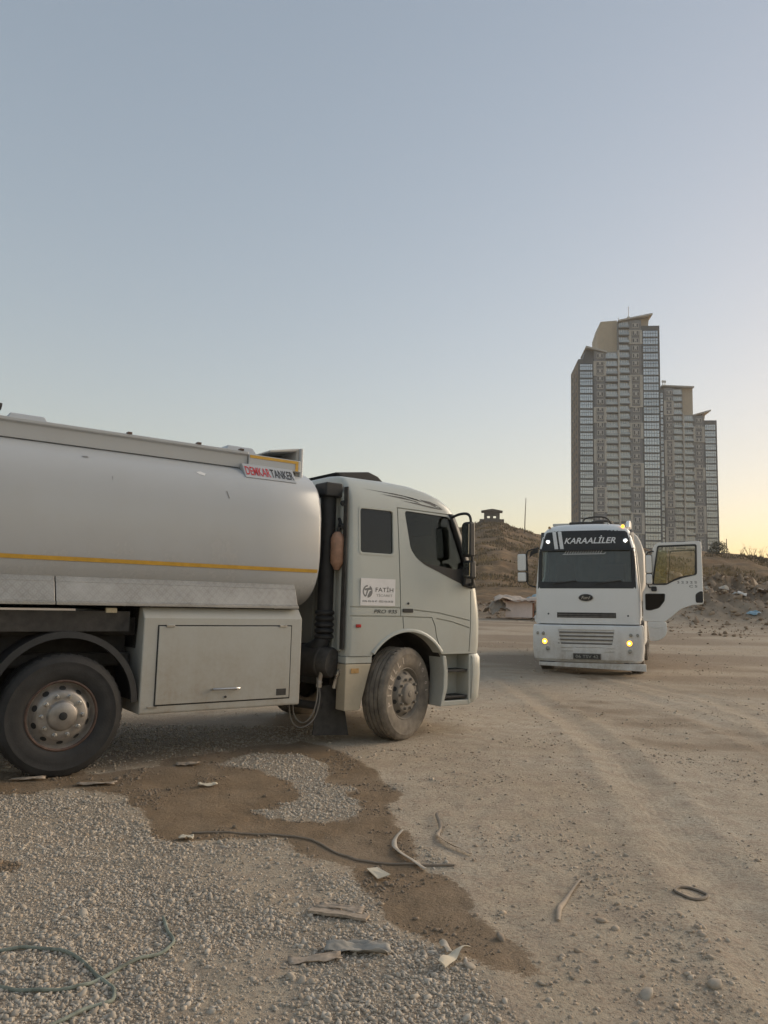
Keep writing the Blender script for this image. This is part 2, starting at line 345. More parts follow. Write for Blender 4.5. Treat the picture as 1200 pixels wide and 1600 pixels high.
def damp_dark_mask(x, y):
    wv = soft(x, y, SPILL, .08, .3, 9)*.8
    wv = np.maximum(wv, soft(x, y, DARK, .3, .5, 10)*(.22+.62*sstep(.35, .6, fbm(x/1.2, y/.5, 4, 90))))
    wv = np.maximum(wv, .42*sstep(.52, .72, fbm(x/2.2+9, y/2.2, 5, 95))*sstep(9, 14, np.hypot(x, y)))
    rr_ = np.hypot(x, y); wv = np.maximum(wv, sstep(11, 18, rr_+4*(fbm(x/3, y/3, 3, 97)-.5))*(.2+.6*sstep(.40, .62, fbm(x/4+3, y/1.6, 5, 98))))
    wv = np.maximum(wv, soft(x, y, UNDER, .4, .4, 11)*.82)  # ground beneath the near truck is darkened as well
    return np.clip(wv, 0, 1)
def ground_material():
    m, n, b = new_mat('dusty_building_site_earth'); L = n.links
    co = objco(n); at = {}
    for k in ('wet', 'damp_dark', 'gravel', 'hill', 'bank', 'rut'):
        a = node(n, 'ShaderNodeAttribute', attribute_name=k); at[k] = a.outputs['Fac']
    f1 = noise(n, .55, 6, .6, co); f2 = noise(n, 4.5, 6, .65, co); f3 = noise(n, 38, 5, .7, co); f4 = noise(n, 160, 3, .6, co)
    c = mixc(n, ramp(n, f1, [(.35, 0), (.65, 1)]), (.455, .367, .262), (.51, .442, .345))
    c = mixc(n, mth(n, 'MULTIPLY', ramp(n, f2, [(.42, 0), (.65, 1)]), .6), c, (.37, .282, .21))
    c = mixc(n, mth(n, 'MULTIPLY', ramp(n, f3, [(.48, 0), (.62, 1)]), .55), c, (.26, .19, .135))
    c = mixc(n, mth(n, 'MULTIPLY', ramp(n, f4, [(.6, 0), (.7, 1)]), .4), c, (.52, .47, .40))
    # fine gravel bed between the modelled stones
    vo = node(n, 'ShaderNodeTexVoronoi'); vo.inputs['Scale'].default_value = 55; L.new(co, vo.inputs['Vector'])
    gcol = mixc(n, ramp(n, vo.outputs['Distance'], [(.1, 0), (.6, 1)]), (.46, .405, .33), (.23, .185, .14))
    gm = mth(n, 'MULTIPLY', at['gravel'], ramp(n, f2, [(.3, .5), (.6, 1)]))
    c = mixc(n, gm, c, gcol)
    # dry slopes
    mp = node(n, 'ShaderNodeMapping'); mp.inputs['Scale'].default_value = (.05, .05, .5); L.new(co, mp.inputs[0])
    h1 = noise(n, 1, 6, .62, mp.outputs[0]); h2 = noise(n, .35, 7, .72, co); h3 = noise(n, 1.1, 6, .72, co)
    hc = mixc(n, ramp(n, h1, [(.38, 0), (.62, 1)]), (.15, .085, .04), (.23, .145, .072))
    hc = mixc(n, ramp(n, h2, [(.42, 0), (.6, .9)]), hc, (.085, .055, .028))
    hc = mixc(n, mth(n, 'MULTIPLY', ramp(n, h3, [(.5, 0), (.7, 1)]), .6), hc, (.26, .185, .098))
    c = mixc(n, at['hill'], c, hc)
    bc = mixc(n, ramp(n, h3, [(.35, 0), (.65, 1)]), (.14, .10, .07), (.34, .275, .205))
    c = mixc(n, at['bank'], c, bc)
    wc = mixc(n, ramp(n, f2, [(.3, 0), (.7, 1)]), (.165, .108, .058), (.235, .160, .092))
    wsum = mth(n, 'ADD', at['wet'], mth(n, 'ADD', mth(n, 'MULTIPLY_ADD', f2, .5, -.25), mth(n, 'MULTIPLY_ADD', f3, .9, -.45)))
    wet = mth(n, 'MULTIPLY', ramp(n, wsum, [(.40, 0), (.56, 1)]), ramp(n, at['wet'], [(.02, 0), (.2, 1)]))
    wet = mth(n, 'MULTIPLY', wet, ramp(n, noise(n, 1.7, 5, .65, co), [(.3, .72), (.55, 1)]))
    wet = mth(n, 'MAXIMUM', wet, at['damp_dark'])
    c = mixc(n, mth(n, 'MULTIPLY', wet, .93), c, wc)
    L.new(c, b.inputs['Base Color'])
    L.new(mth(n, 'MULTIPLY_ADD', wet, -.33, .95), b.inputs['Roughness']); b.inputs['Specular IOR Level'].default_value = .3
    p = bump(n, f2, b, .8, .04); p = bump(n, f3, b, .9, .02, p); p = bump(n, f4, b, .7, .006, p)
    # tread bars pressed into the ruts
    wv = mth(n, 'SINE', mth(n, 'MULTIPLY', at['rut'], 2*PI/.075))
    ab = mth(n, 'ABSOLUTE', at['rut']); rm = ramp(n, ab, [(.13, 1), (.2, 0)])
    p = bump(n, mth(n, 'MULTIPLY', mth(n, 'MULTIPLY', wv, rm), ramp(n, f1, [(.42, .05), (.6, .7)])), b, .3, .005, p)
    return m
def build_ground():
    az = np.concatenate([np.arange(-180, -36, 4.), np.arange(-36, 36, .17), np.arange(36, 180, 4.)]); r = .7*1.0098**np.arange(0, 745); r = r[r < 560]
    A, Q = np.meshgrid(np.radians(az), r); x = (Q*np.sin(A)).ravel(); y = (Q*np.cos(A)).ravel(); z = height(x, y)
    na, nr = len(az), len(r); i = np.arange(nr-1)[:, None]*na; j = np.arange(na)[None]; j2 = (j+1) % na
    quads = np.stack([i+j, i+na+j, i+na+j2, i+j2], -1).reshape(-1, 4)[:, ::-1]
    nv = len(x)
    me = bpy.data.meshes.new('ground'); me.vertices.add(nv+1); me.vertices.foreach_set('co', np.concatenate([np.stack([x, y, z], 1).ravel(), [0, 0, 0]]).astype(np.float32))
    fan = np.stack([np.full(na, nv), np.arange(na), (np.arange(na)+1) % na], 1)[:, ::-1]
    nl = quads.size+fan.size; me.loops.add(nl); me.loops.foreach_set('vertex_index', np.concatenate([quads.ravel(), fan.ravel()]).astype(np.int32))
    me.polygons.add(len(quads)+len(fan)); me.polygons.foreach_set('loop_start', np.concatenate([np.arange(len(quads))*4, quads.size+np.arange(len(fan))*3]).astype(np.int32))
    me.update(calc_edges=True); me.validate()
    rr = np.hypot(x, y); azd = np.degrees(np.arctan2(x, y)); near = rr < 62
    def full(fn):
        o = np.zeros(nv+1); o[:-1][near] = fn(x[near], y[near]); return o
    wetv = full(lambda a, b_: wet_mask(a, b_, False)); damp_dark = full(damp_dark_mask); gr = full(gravel_mask)
    hill = np.append(sstep(56, 70, rr + (fbm(x/4, y/4, 3, 11)-.5)*12), 0)
    bank = np.append(sstep(16, 20, azd)*(1-sstep(60, 75, azd))*np.exp(-((rr-53)/7)**2)*1.2 + sstep(-30, 0, azd)*(1-sstep(11, 14, azd))*np.exp(-((rr-54)/4.5)**2), 0)
    rut = np.full(nv+1, 5.); d = np.stack([polydist(x[near], y[near], P) for P in (RUT, RUT2, RUT3)]); k = np.abs(d).argmin(0); rut[:-1][near] = np.take_along_axis(d, k[None], 0)[0]
    for nm, v in (('wet', wetv), ('damp_dark', damp_dark), ('gravel', gr), ('hill', hill), ('bank', np.clip(bank, 0, 1)), ('rut', np.clip(rut, -5, 5))):
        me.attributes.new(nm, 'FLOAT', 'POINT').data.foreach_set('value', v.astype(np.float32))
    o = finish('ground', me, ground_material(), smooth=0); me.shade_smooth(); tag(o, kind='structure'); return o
build_ground()
# ---------------------------------------------------------------- stones
rng = np.random.default_rng(5)
def ico_variants(nvar, jit, sub=1):
    out = []
    for k in range(nvar):
        bm = bmesh.new(); bmesh.ops.create_icosphere(bm, subdivisions=sub, radius=1)
        v = np.array([p.co[:] for p in bm.verts]); f = np.array([[q.index for q in p.verts] for p in bm.faces]); bm.free()
        v *= rng.uniform(1-jit, 1+jit, (len(v), 1)); v *= rng.uniform(.65, 1.3, (1, 3))*np.array([1.12, .9, .56]); out.append((v, f))
    return out
def scatter(name, x, y, rad, mat, variants, sink=.35, tint=None, zoff=None, flat=True):
    N = len(x); wets = wet_mask(x, y); WT = []; which = rng.integers(0, len(variants), N); V = []; Fc = []; T = []; o = 0
    z = height(x, y)
    for k, (bv, bf) in enumerate(variants):
        s = np.where(which == k)[0]
        if not len(s): continue
        a = rng.uniform(0, 2*PI, len(s)); tl = rng.normal(0, .35, (len(s), 2)); c, sn = np.cos(a), np.sin(a)
        p = bv[None]*rad[s][:, None, None]; X = p[..., 0].copy(); Y = p[..., 1].copy(); Z = p[..., 2].copy()
        Z, X = Z+X*tl[:, :1], X-Z*tl[:, :1]; Z, Y = Z+Y*tl[:, 1:], Y-Z*tl[:, 1:]
        X2 = X*c[:, None]-Y*sn[:, None]+x[s][:, None]; Y2 = X*sn[:, None]+Y*c[:, None]+y[s][:, None]
        Z2 = Z+(z[s]+rad[s]*(.68-2*.68*sink))[:, None]
        if zoff is not None: Z2 = Z2+zoff[s][:, None]
        V.append(np.stack([X2, Y2, Z2], -1).reshape(-1, 3)); Fc.append((bf[None]+(o+np.arange(len(s))*len(bv))[:, None, None]).reshape(-1, 3)); o += len(s)*len(bv)
        t = tint[s] if tint is not None else rng.uniform(0, 1, len(s)); T.append(np.repeat(t, len(bv))); WT.append(np.repeat(wets[s], len(bv)))
    V = np.concatenate(V); Fc = np.concatenate(Fc); T = np.concatenate(T)
    me = bpy.data.meshes.new(name); me.vertices.add(len(V)); me.vertices.foreach_set('co', V.astype(np.float32).ravel())
    me.loops.add(Fc.size); me.loops.foreach_set('vertex_index', Fc.ravel().astype(np.int32)); me.polygons.add(len(Fc)); me.polygons.foreach_set('loop_start', (np.arange(len(Fc))*3).astype(np.int32))
    me.update(calc_edges=True); me.attributes.new('tint', 'FLOAT', 'POINT').data.foreach_set('value', T.astype(np.float32))
    me.attributes.new('wet', 'FLOAT', 'POINT').data.foreach_set('value', np.concatenate(WT).astype(np.float32))
    return finish(name, me, mat, smooth=0 if flat else 50)
def stone_mat(name, a, b_, wetmix=True):
    m, n, b = new_mat(name); t = node(n, 'ShaderNodeAttribute', attribute_name='tint').outputs['Fac']; co = objco(n)
    c = mixc(n, t, a, b_); f = noise(n, 45, 4, .6, co)
    c = mixc(n, mth(n, 'MULTIPLY', ramp(n, f, [(.35, 0), (.7, 1)]), .35), c, (.27, .215, .16))
    c = mixc(n, mth(n, 'MULTIPLY', node(n, 'ShaderNodeAttribute', attribute_name='wet').outputs['Fac'], .75), c, (.17, .12, .078))
    n.links.new(c, b.inputs['Base Color']); b.inputs['Roughness'].default_value = .92; b.inputs['Specular IOR Level'].default_value = .25; return m
M['gravel'] = stone_mat('pale_crushed_stone', (.385, .325, .255), (.55, .49, .41))
M['dirtstone'] = stone_mat('dusty_brown_stone', (.38, .295, .215), (.56, .475, .375))
M['rubble'] = stone_mat('broken_masonry', (.19, .125, .075), (.42, .32, .225))
VAR = ico_variants(14, .34)
N = 330000; px = rng.uniform(-5.5, .9, N); py = 1.6*(9.6/1.6)**rng.uniform(0, 1, N)**.8
keep = rng.uniform(0, 1, N) < gravel_mask(px, py)*np.clip(1.15-.07*py, .35, 1)
vis = np.abs(px) < .53*py+.9; keep &= vis
px, py = px[keep], py[keep]; nc = 44000
rad = np.clip(rng.lognormal(math.log(.0068), .42, nc), .0035, .017)*(1+.05*np.clip(py[:nc]-4, 0, 4))
tag(scatter('gravel', px[:nc], py[:nc], rad, M['gravel'], VAR, .45), 'pale crushed gravel spread over the near left ground', 'gravel', kind='stuff')
OCT = []
for k in range(12):
    v_ = np.array([(1,0,0),(-1,0,0),(0,1,0),(0,-1,0),(0,0,1),(0,0,-1)], float)*rng.uniform(.7, 1.25, (6, 1)) + rng.uniform(-.3, .3, (6, 3)); v_[:, 2] *= .62
    OCT.append((v_, np.array([(0,2,4),(2,1,4),(1,3,4),(3,0,4),(2,0,5),(1,2,5),(3,1,5),(0,3,5)])))
px, py = px[nc:nc+100000], py[nc:nc+100000]; rad = np.clip(rng.lognormal(math.log(.0048), .35, len(px)), .0024, .009)*(1+.06*np.clip(py-4, 0, 4))
tag(scatter('gravel_chippings', px, py, rad, M['gravel'], OCT, .4), 'fine angular stone chippings between the coarser gravel', 'gravel', kind='stuff')
# pebbles pressed into the dirt everywhere else
N = 95000; pa = rng.uniform(-.56, .56, N); pr = 2.2*(30/2.2)**rng.uniform(0, 1, N); px, py = pr*np.sin(pa), pr*np.cos(pa)
cl = fbm(px/.9, py/.9, 4, 88); dens = .12+.9*sstep(.5, .72, cl)+1.2*soft(px, py, STR1, .15, .3, 12)+1.2*soft(px, py, STR2, .15, .3, 13)
dens = dens*np.where(wet_mask(px, py) > .6, .15, 1)*np.where(np.minimum(np.abs(polydist(px, py, RUT)), np.abs(polydist(px, py, RUT3))) < .25, .2, 1)
keep = rng.uniform(0, 1.6, N) < dens; px, py = px[keep], py[keep]
rad = np.clip(rng.lognormal(math.log(.0048), .55, len(px)), .002, .017)*(.8+.06*np.hypot(px, py))
tag(scatter('scattered_pebbles', px, py, rad, M['dirtstone'], VAR, .46), 'small brown pebbles scattered over the dusty ground', 'pebbles', kind='stuff')

# ================================================================ towers far behind (about 300 m)
M['tw_dark'] = plain('dark_curtain_wall_frame', (.115, .115, .12), .6, var=.1, scale=.4)
M['tw_wall'] = plain('grey_brown_facade_panel', (.255, .255, .262), .8, var=.12, scale=.5)
M['tw_side'] = plain('brown_side_facade', (.23, .175, .13), .8, var=.15, scale=.4)
M['tw_cream'] = plain('cream_facade_panel', (.54, .505, .45), .8, var=.06, scale=.4)
M['tw_beige'] = plain('beige_roof_block', (.52, .435, .325), .8, var=.05, scale=.3)
M['tw_white'] = plain('white_window_profile', (.55, .53, .5), .6, var=.05, scale=.4)
M['tw_slab'] = plain('dark_balcony_slab', (.14, .135, .13), .8, var=.1, scale=.4)
def tower_glass(name, base, met):
    m, n, b = new_mat(name); oi = node(n, 'ShaderNodeObjectInfo').outputs['Random']; co = objco(n)
    v = mth(n, 'ADD', oi, mth(n, 'MULTIPLY', noise(n, .6, 2, .5, co), .8))
    n.links.new(mixc(n, ramp(n, v, [(.3, 0), (1.2, 1)]), tuple(c*.8 for c in base), tuple(c*1.2 for c in base)), b.inputs['Base Color'])
    b.inputs['Metallic'].default_value = met; b.inputs['Roughness'].default_value = .22; return m
M['tw_glass'] = tower_glass('reflective_facade_glass', (.43, .455, .49), .75)
M['tw_glass2'] = tower_glass('balcony_window_glass', (.40, .415, .425), .5)
M['tw_rail'] = tower_glass('glass_balustrade', (.33, .345, .355), .55)
FP = 3.16
def bay_window(wd, n):
    m = MB(); fr = MB(); h = FP-.5
    m.box(.12, wd-.12, -.02, .1, .08, h-.05)
    for k in range(n+1):
        x = .12+(wd-.24)*k/n; t = .09 if k in (0, n) else .055
        fr.box(x-t, x+t, -.12, .02, .02, h)
    fr.box(0, wd, -.13, .02, -.04, .09); fr.box(0, wd, -.13, .02, h-.08, h+.02); fr.box(0, wd, -.125, .02, h*.55, h*.55+.1)
    a = m.build('window_pane', M['tw_glass'], smooth=0); b = fr.build('window', M['tw_dark'], smooth=0); a.parent = b; return b
def col_window(wd=2.5):
    m = MB(); fr = MB(); h = 1.75
    m.box(.1, wd-.1, -.02, .1, .1, h-.1)
    for k in range(4):
        x = .06+(wd-.12)*k/3; fr.box(x-.09, x+.09, -.16, .02, 0, h)
    fr.box(0, wd, -.17, .02, -.1, .1); fr.box(0, wd, -.17, .02, h-.1, h+.1); fr.box(wd*.34, wd*.66, -.10, .0, h*.3, h*.9)
    a = m.build('window_pane', M['tw_dark'], smooth=0); b = fr.build('window', M['tw_white'], smooth=0); a.parent = b; return b
def balcony_window(wd):
    m = MB(); fr = MB(); h = FP-.45
    m.box(.1, wd-.1, 0, .1, .05, h)
    for k in range(5):
        x = .1+(wd-.2)*k/4; fr.box(x-.07, x+.07, -.1, .02, 0, h)
    fr.box(0, wd, -.11, .02, h-.12, h+.02)
    a = m.build('window_pane', M['tw_glass2'], smooth=0); b = fr.build('window', M['tw_white'], smooth=0); a.parent = b; return b
def balcony(wd):
    m = MB(); r2 = MB(); m.box(0, wd, -.55, .6, -.42, .1)
    r2.box(.06, wd-.06, -.52, -.46, .12, .95); r2.box(.03, wd-.03, -.55, -.43, .95, 1.02)
    b = m.build('balcony', M['tw_slab'], smooth=0); a = r2.build('balustrade', M['tw_rail'], smooth=0); a.parent = b; return b
def put(proto, used, parent, loc):
    o = proto if not used.get(proto.name) else copy_tree(proto, parent); used[proto.name] = 1
    o.parent = parent; o.location = loc; return o
def tower(origin, segs, label, z0, mirror, name='apartment_tower'):
    t = empty(name, (*origin, 0), R(-6)); tag(t, label, 'tower', 'stepped apartment towers behind the trucks'); U = {}
    S = segs
    def slab(nm, mat, x0, x1, y0, y1, za, zb, bev=0): return MB().box(x0, x1, y0, y1, za, zb).build(nm, mat, t, smooth=0, bevel=bev)
    gl, gr_, c1, c2, b0, bm_, b1 = S['gl'], S['gr'], S['c1'], S['c2'], S['b0'], S['bm'], S['b1']
    dp = S['depth']
    slab('wall', M['tw_dark'], gl[0], gl[1], 0, dp, 0, gl[2]); slab('wall', M['tw_dark'], gr_[0], gr_[1], 0, dp, 0, gr_[2])
    slab('wall', M['tw_wall'], c1[0], c1[1], -.15, dp-2, 0, c1[2]); slab('wall', M['tw_wall'], c2[0], c2[1], -.15, dp-2, 0, c2[2])
    slab('wall', M['tw_wall'], b0, bm_, .6, dp-1, 0, S['bz0']); slab('wall', M['tw_wall'], bm_+.01, b1, .6, dp-1, 0, S['bz1'])
    slab('fin', M['tw_cream'], bm_-.32, bm_+.32, -1.0, .6, 0, min(S['bz0'], S['bz1'])+.3)
    pw = {}
    for (x0, x1, top) in (gl, gr_):
        proto = bay_window(x1-x0-1.0, 6); z = top-1.5-FP
        while z > z0: put(proto, U, t, (x0+.5, -.02, z)); z -= FP
    cw = col_window()
    for (x0, x1, top) in (c1, c2):
        z = top-FP-.6
        while z > z0: put(cw, U, t, ((x0+x1)/2-1.25, -.3, z+.55)); z -= FP
    for (x0, x1, top) in ((b0, bm_-.32, S['bz0']), (bm_+.32, b1, S['bz1'])):
        bw = balcony_window(x1-x0-.1); bl = balcony(x1-x0-.06); z = top-FP+.1
        while z > z0: put(bw, U, t, (x0+.05, .5, z)); put(bl, U, t, (x0+.03, 0, z)); z -= FP
    for (x0, x1), rows in ((c1[:2], S['p1']), (c2[:2], S['p2'])):
        for za, zb in rows:
            m = MB(); e = .75
            m.box(x0-.3, x0+e, -.5, -.14, za, zb).box(x1-e, x1+.3, -.5, -.14, za, zb).box(x0+e, x1-e, -.5, -.14, za, za+.45).box(x0+e, x1-e, -.5, -.14, zb-.45, zb)
            m.build('cream_surround', M['tw_cream'], t, smooth=0)
    return t
P1a = [(93.8,99.9),(74.5,80.9),(58.3,67.8),(38.5,48.5)]; P1b = [(106.9,112.7),(80.9,94.1),(68.1,74.5),(48.5,58.3),(30,38.5)]
t1 = tower((76.507, 302), dict(gl=(.6,6.9,100.9), gr=(25.5,32.7,114.6), c1=(6.9,11.4,104.4), c2=(20.8,25.5,117), b0=11.4, bm=16.45, b1=20.8, bz0=104, bz1=117, depth=21, p1=P1a, p2=P1b),
           'taller grey apartment tower with beige top block and antenna, nearer of the two', 20, False)
m = MB(); m.prism([(8.6,104),(16.55,104),(16.55,117.9),(10.0,117.4),(8.6,112.9)], 2.5, 15, 'y'); m.build('roof_block', M['tw_beige'], t1, smooth=0)
MB().prism([(16.4,116.9),(29.9,119.6),(29.9,118.9),(16.4,116.3)], -1.0, 16, 'y').build('roof_slab', M['tw_cream'], t1, smooth=0)
MB().prism([(25.5,114.6),(28.6,114.6),(29.0,118.7),(25.5,117.9)], 1.5, 15, 'y').build('roof_block', M['tw_beige'], t1, smooth=0)
MB().prism([(3.6,106.2),(11.8,104.0),(11.8,103.3),(3.6,105.5)], -1.0, 14, 'y').build('roof_slab', M['tw_cream'], t1, smooth=0)
MB().prism([(2.6,100.9),(6.9,100.9),(6.9,104.5),(3.9,105.4)], 1.5, 13, 'y').build('roof_block', M['tw_dark'], t1, smooth=0)
MB().tube([(21.9,6,117),(21.9,6,125)], .13, 6).box(21.3,22.5,5.9,6.1,120.2,120.8).build('antenna', M['tw_white'], t1)
MB().tube([(17.8,6,117),(17.8,6,120.6)], .1, 6).build('antenna', M['tw_white'], t1)
m = MB(); m.box(.5, .6, .4, 20.6, 0, 100.6).build('side_wall', M['tw_side'], t1, smooth=0)
sw = MB().box(.3, .52, 0, 1.7, 0, 1.6).build('window', M['tw_dark'], t1, smooth=0); k = 0
for zz in np.arange(99.0-FP, 22, -FP):
    for yy in (4, 9.5, 15):
        o = sw if k == 0 else copy_tree(sw, t1); o.location = (0, yy, zz); k += 1
t2 = tower((128.096, 355), dict(gl=(-1.5,3.2,105), gr=(20.8,26.8,89.6), c1=(3.2,7.2,105.2), c2=(16.3,20.8,91.8), b0=7.2, bm=11.6, b1=16.3, bz0=105, bz1=92.2, depth=18,
           p1=[(92,99),(63,80),(48,56),(28,39)], p2=[(79,86.5),(61,67),(36,49),(24,28)]), 'shorter stepped apartment tower behind the taller tower', 20, True)
MB().prism([(11.5,92.2),(16.6,92.2),(16.6,105.6),(11.5,105.6)], 1.5, 14, 'y').build('roof_block', M['tw_beige'], t2, smooth=0)
MB().prism([(2.0,106.6),(16.8,105.9),(16.8,105.3),(2.0,106.0)], -.8, 15, 'y').build('roof_slab', M['tw_cream'], t2, smooth=0)
MB().prism([(16.2,92.3),(24.1,94.6),(24.1,93.9),(16.2,91.7)], -.8, 14, 'y').build('roof_slab', M['tw_cream'], t2, smooth=0)
MB().prism([(20.8,89.6),(21.6,89.6),(22.2,93.2),(20.8,92.9)], 1.5, 13, 'y').build('roof_block', M['tw_beige'], t2, smooth=0)
MB().tube([(3.9,5,106),(3.9,5,110.5)], .2, 6).tube([(4.9,5,106),(4.9,5,110)], .2, 6).box(3.4,5.4,4.8,5.2,109.3,110.3).build('antenna', M['tw_white'], t2)

# ================================================================ hill things
def polar(az, r): return (r*math.sin(R(az)), r*math.cos(R(az)))
hx, hy = polar(8.05, 199); M['hut'] = plain('grey_brown_concrete', (.17, .14, .115), .9, var=.15, scale=1.5)
hut = empty('lookout_hut', (hx, hy, CAM_H+.1035*199-1.2), R(-8)); tag(hut, 'small concrete lookout hut with overhanging roof on the hilltop', 'hut')
m = MB(); m.box(-3.1, 3.1, -2.2, 2.2, -2.6, 2.05); m.build('base', M['hut'], hut, smooth=0)
def hutwall(y0, y1):
    m = MB(); m.box(-2.0, -1.2, y0, y1, 2.05, 4.05).box(-.5, .35, y0, y1, 2.05, 4.05).box(1.05, 2.0, y0, y1, 2.05, 4.05)
    m.box(-1.2, -.5, y0, y1, 2.05, 2.35).box(.35, 1.05, y0, y1, 2.05, 2.35).box(-1.2, -.5, y0, y1, 3.2, 4.05).box(.35, 1.05, y0, y1, 3.2, 4.05); return m.build('wall', M['hut'], hut, smooth=0)
hutwall(-1.6, -1.4); hutwall(1.0, 1.2)
for sx in (-1, 1): MB().box(sx*1.9-.1, sx*1.9+.1, -1.4, 1.0, 2.05, 4.05).build('wall', M['hut'], hut, smooth=0)
MB().prism([(-2.7,4.05),(2.7,4.05),(2.75,4.25),(.1,4.75),(-2.75,4.25)], -2.0, 1.9, 'y').build('roof', M['hut'], hut, smooth=0)
x, y = polar(10.45, 190); zb = gz(x, y)
tag(MB().tube([(x, y, zb-.5), (x+.1, y, zb+4), (x+.3, y, CAM_H+.137*190)], [.13, .12, .07], 7).build('pole', M['hut']), 'thin bare pole standing on the hillside slope', 'pole')
x, y = polar(24.15, 112); zb = gz(x, y)
tag(MB().tube([(x, y, zb-.5), (x, y, zb+2.3)], .05, 6).build('fence_post', M['hut']), 'short thin post on the ridge beside the dark shrub', 'post')
# ---------------------------------------------------------------- dry weeds, shrub, grass fringe
M['weed'] = plain('dry_weed_stem', (.25, .18, .095), .9, var=.35, scale=.15)
M['leafdark'] = plain('dark_shrub_leaf', (.035, .04, .018), .8, var=.4, scale=3)
def weed(seed, h):
    rr = random.Random(seed); m = MB()
    for k in range(7):
        a = rr.uniform(0, 2*PI); l = h*rr.uniform(.6, 1); dx, dy = math.cos(a)*l*.35, math.sin(a)*l*.35
        p = [(0, 0, -.1), (dx*.3, dy*.3, l*.5), (dx, dy, l)]; m.tube(p, [.02, .014, .008], 4)
        for j in range(3):
            t = rr.uniform(.5, .95); b = Vector(p[1]).lerp(Vector(p[2]), t); e = b+Vector((rr.uniform(-.3, .3), rr.uniform(-.3, .3), rr.uniform(.1, .35)))*h*.5
            m.tube([b, e], [.01, .006], 3)
    return m
for i, (az, h) in enumerate(((25.05, 1.5), (25.5, 2.0), (25.75, 1.5), (26.3, 1.8), (26.75, 1.4), (21.9, 1.1))):
    x, y = polar(az, 112); o = weed(i, h).build('dry_weed', M['weed'], smooth=0); o.location = (x, y, gz(x, y)-.05)
    tag(o, ('leftmost of the dry weeds standing against the sky on the right ridge', 'tall dry weed on the ridge, second from the left against the sky', 'short dry weed on the ridge, third from the left against the sky', 'dry weed on the right ridge, second from the picture edge', 'small dry weed on the ridge at the right picture edge', 'small dry weed on the slope seen through the open truck door window')[i], 'weed', 'dry weeds on the right ridge')
x, y = polar(23.55, 113); sh = empty('shrub', (x, y, gz(x, y))); tag(sh, 'dark leafy shrub at the foot of the shorter tower on the ridge', 'shrub')
m = MB(); rr = random.Random(3)
for k in range(9):
    a = rr.uniform(0, 2*PI); m.tube([(0, 0, -.2), (math.cos(a)*.5, math.sin(a)*.4, .8), (math.cos(a)*1.4, math.sin(a)*.9, rr.uniform(1, 1.9))], [.06, .04, .015], 5)
m.build('stem', M['weed'], sh)
m = MB()
for k in range(1500):
    a = rr.uniform(0, 2*PI); q = rr.random()**.5; zz = rr.random(); X = math.cos(a)*q*1.75*(1-.55*zz)+.35*zz; Y = math.sin(a)*q*1.1; Z = zz*1.75*(1-.25*abs(X)/1.7)+.05
    u = Vector((rr.gauss(0,1), rr.gauss(0,1), rr.gauss(0,1))).normalized(); v = u.orthogonal().normalized(); s = rr.uniform(.06, .13); c = Vector((X, Y, Z))
    m.add([c-u*s, c+v*s*.5, c+u*s, c-v*s*.5], [(0, 1, 2, 3)])
m.build('foliage', M['leafdark'], sh, smooth=0, normals=False)
def grass_fringe():
    n = 44000; az = np.radians(np.concatenate([rng.uniform(17, 40, n//2), rng.uniform(4, 15, n//2)])); lim = np.where(np.degrees(az) > 16, 115, 200); r = lim*rng.uniform(.33, 1.0, n)**.7
    x, y = r*np.sin(az), r*np.cos(az); k = fbm(x/5, y/5, 3, 66) > .47; x, y, r = x[k], y[k], r[k]; n = len(x); z = height(x, y)
    h = rng.uniform(.12, .5, n)*(.5+r/230); a = rng.uniform(0, PI, n); wd = .10*(.6+r/150); dx, dy = np.cos(a)*wd, np.sin(a)*wd; lx, ly = rng.normal(0, .2, n)*h, rng.normal(0, .2, n)*h
    V = np.stack([np.stack([x-dx, y-dy, z-.1], 1), np.stack([x+dx, y+dy, z-.1], 1), np.stack([x+lx, y+ly, z+h], 1)], 1).reshape(-1, 3)
    m = MB(); m.v = [tuple(v) for v in V]; m.f = [(3*i, 3*i+1, 3*i+2) for i in range(n)]
    return m.build('dry_grass', M['weed'], smooth=0, normals=False)
tag(grass_fringe(), 'dry brown grass tufts covering the slopes behind', 'grass', kind='stuff')

# ================================================================ vehicles: shared builders
def cab_ring(z, tab, nf=28, ns=10, grow=0):
    """horizontal outline of a cab at height z; tab rows (z, front, rear, half_width, nose_len, power)"""
    sf, sr, wd, L, p = interp(z, tab); wd += grow; sf += grow; sr -= grow; pts = []
    rc = min(.06, wd*.3)
    for k in range(5):
        a = PI/2*k/4; pts.append((sr+rc-rc*math.cos(a), -(wd-rc)-rc*math.sin(a), z))
    for k in range(1, ns): pts.append((sr+rc+(sf-L-sr-rc)*k/ns, -wd, z))
    for k in range(nf+1):
        a = -PI/2+PI*k/nf; c, s_ = math.cos(a), math.sin(a)
        pts.append((sf-L+L*abs(c)**(2/p), wd*math.copysign(abs(s_)**(2/p), s_), z))
    for k in range(ns-1, 0, -1): pts.append((sr+rc+(sf-L-sr-rc)*k/ns, wd, z))
    for k in range(4, -1, -1):
        a = PI/2*k/4; pts.append((sr+rc-rc*math.cos(a), (wd-rc)+rc*math.sin(a), z))
    return pts
def front_x(y, z, tab, grow=0):
    sf, sr, wd, L, p = interp(z, tab); wd += grow; sf += grow
    s_ = min(1, abs(y)/wd)**(p/2); c = math.sqrt(max(0, 1-s_*s_)); return sf-L+L*c**(2/p)
def half_w(z, tab): return interp(z, tab)[2]
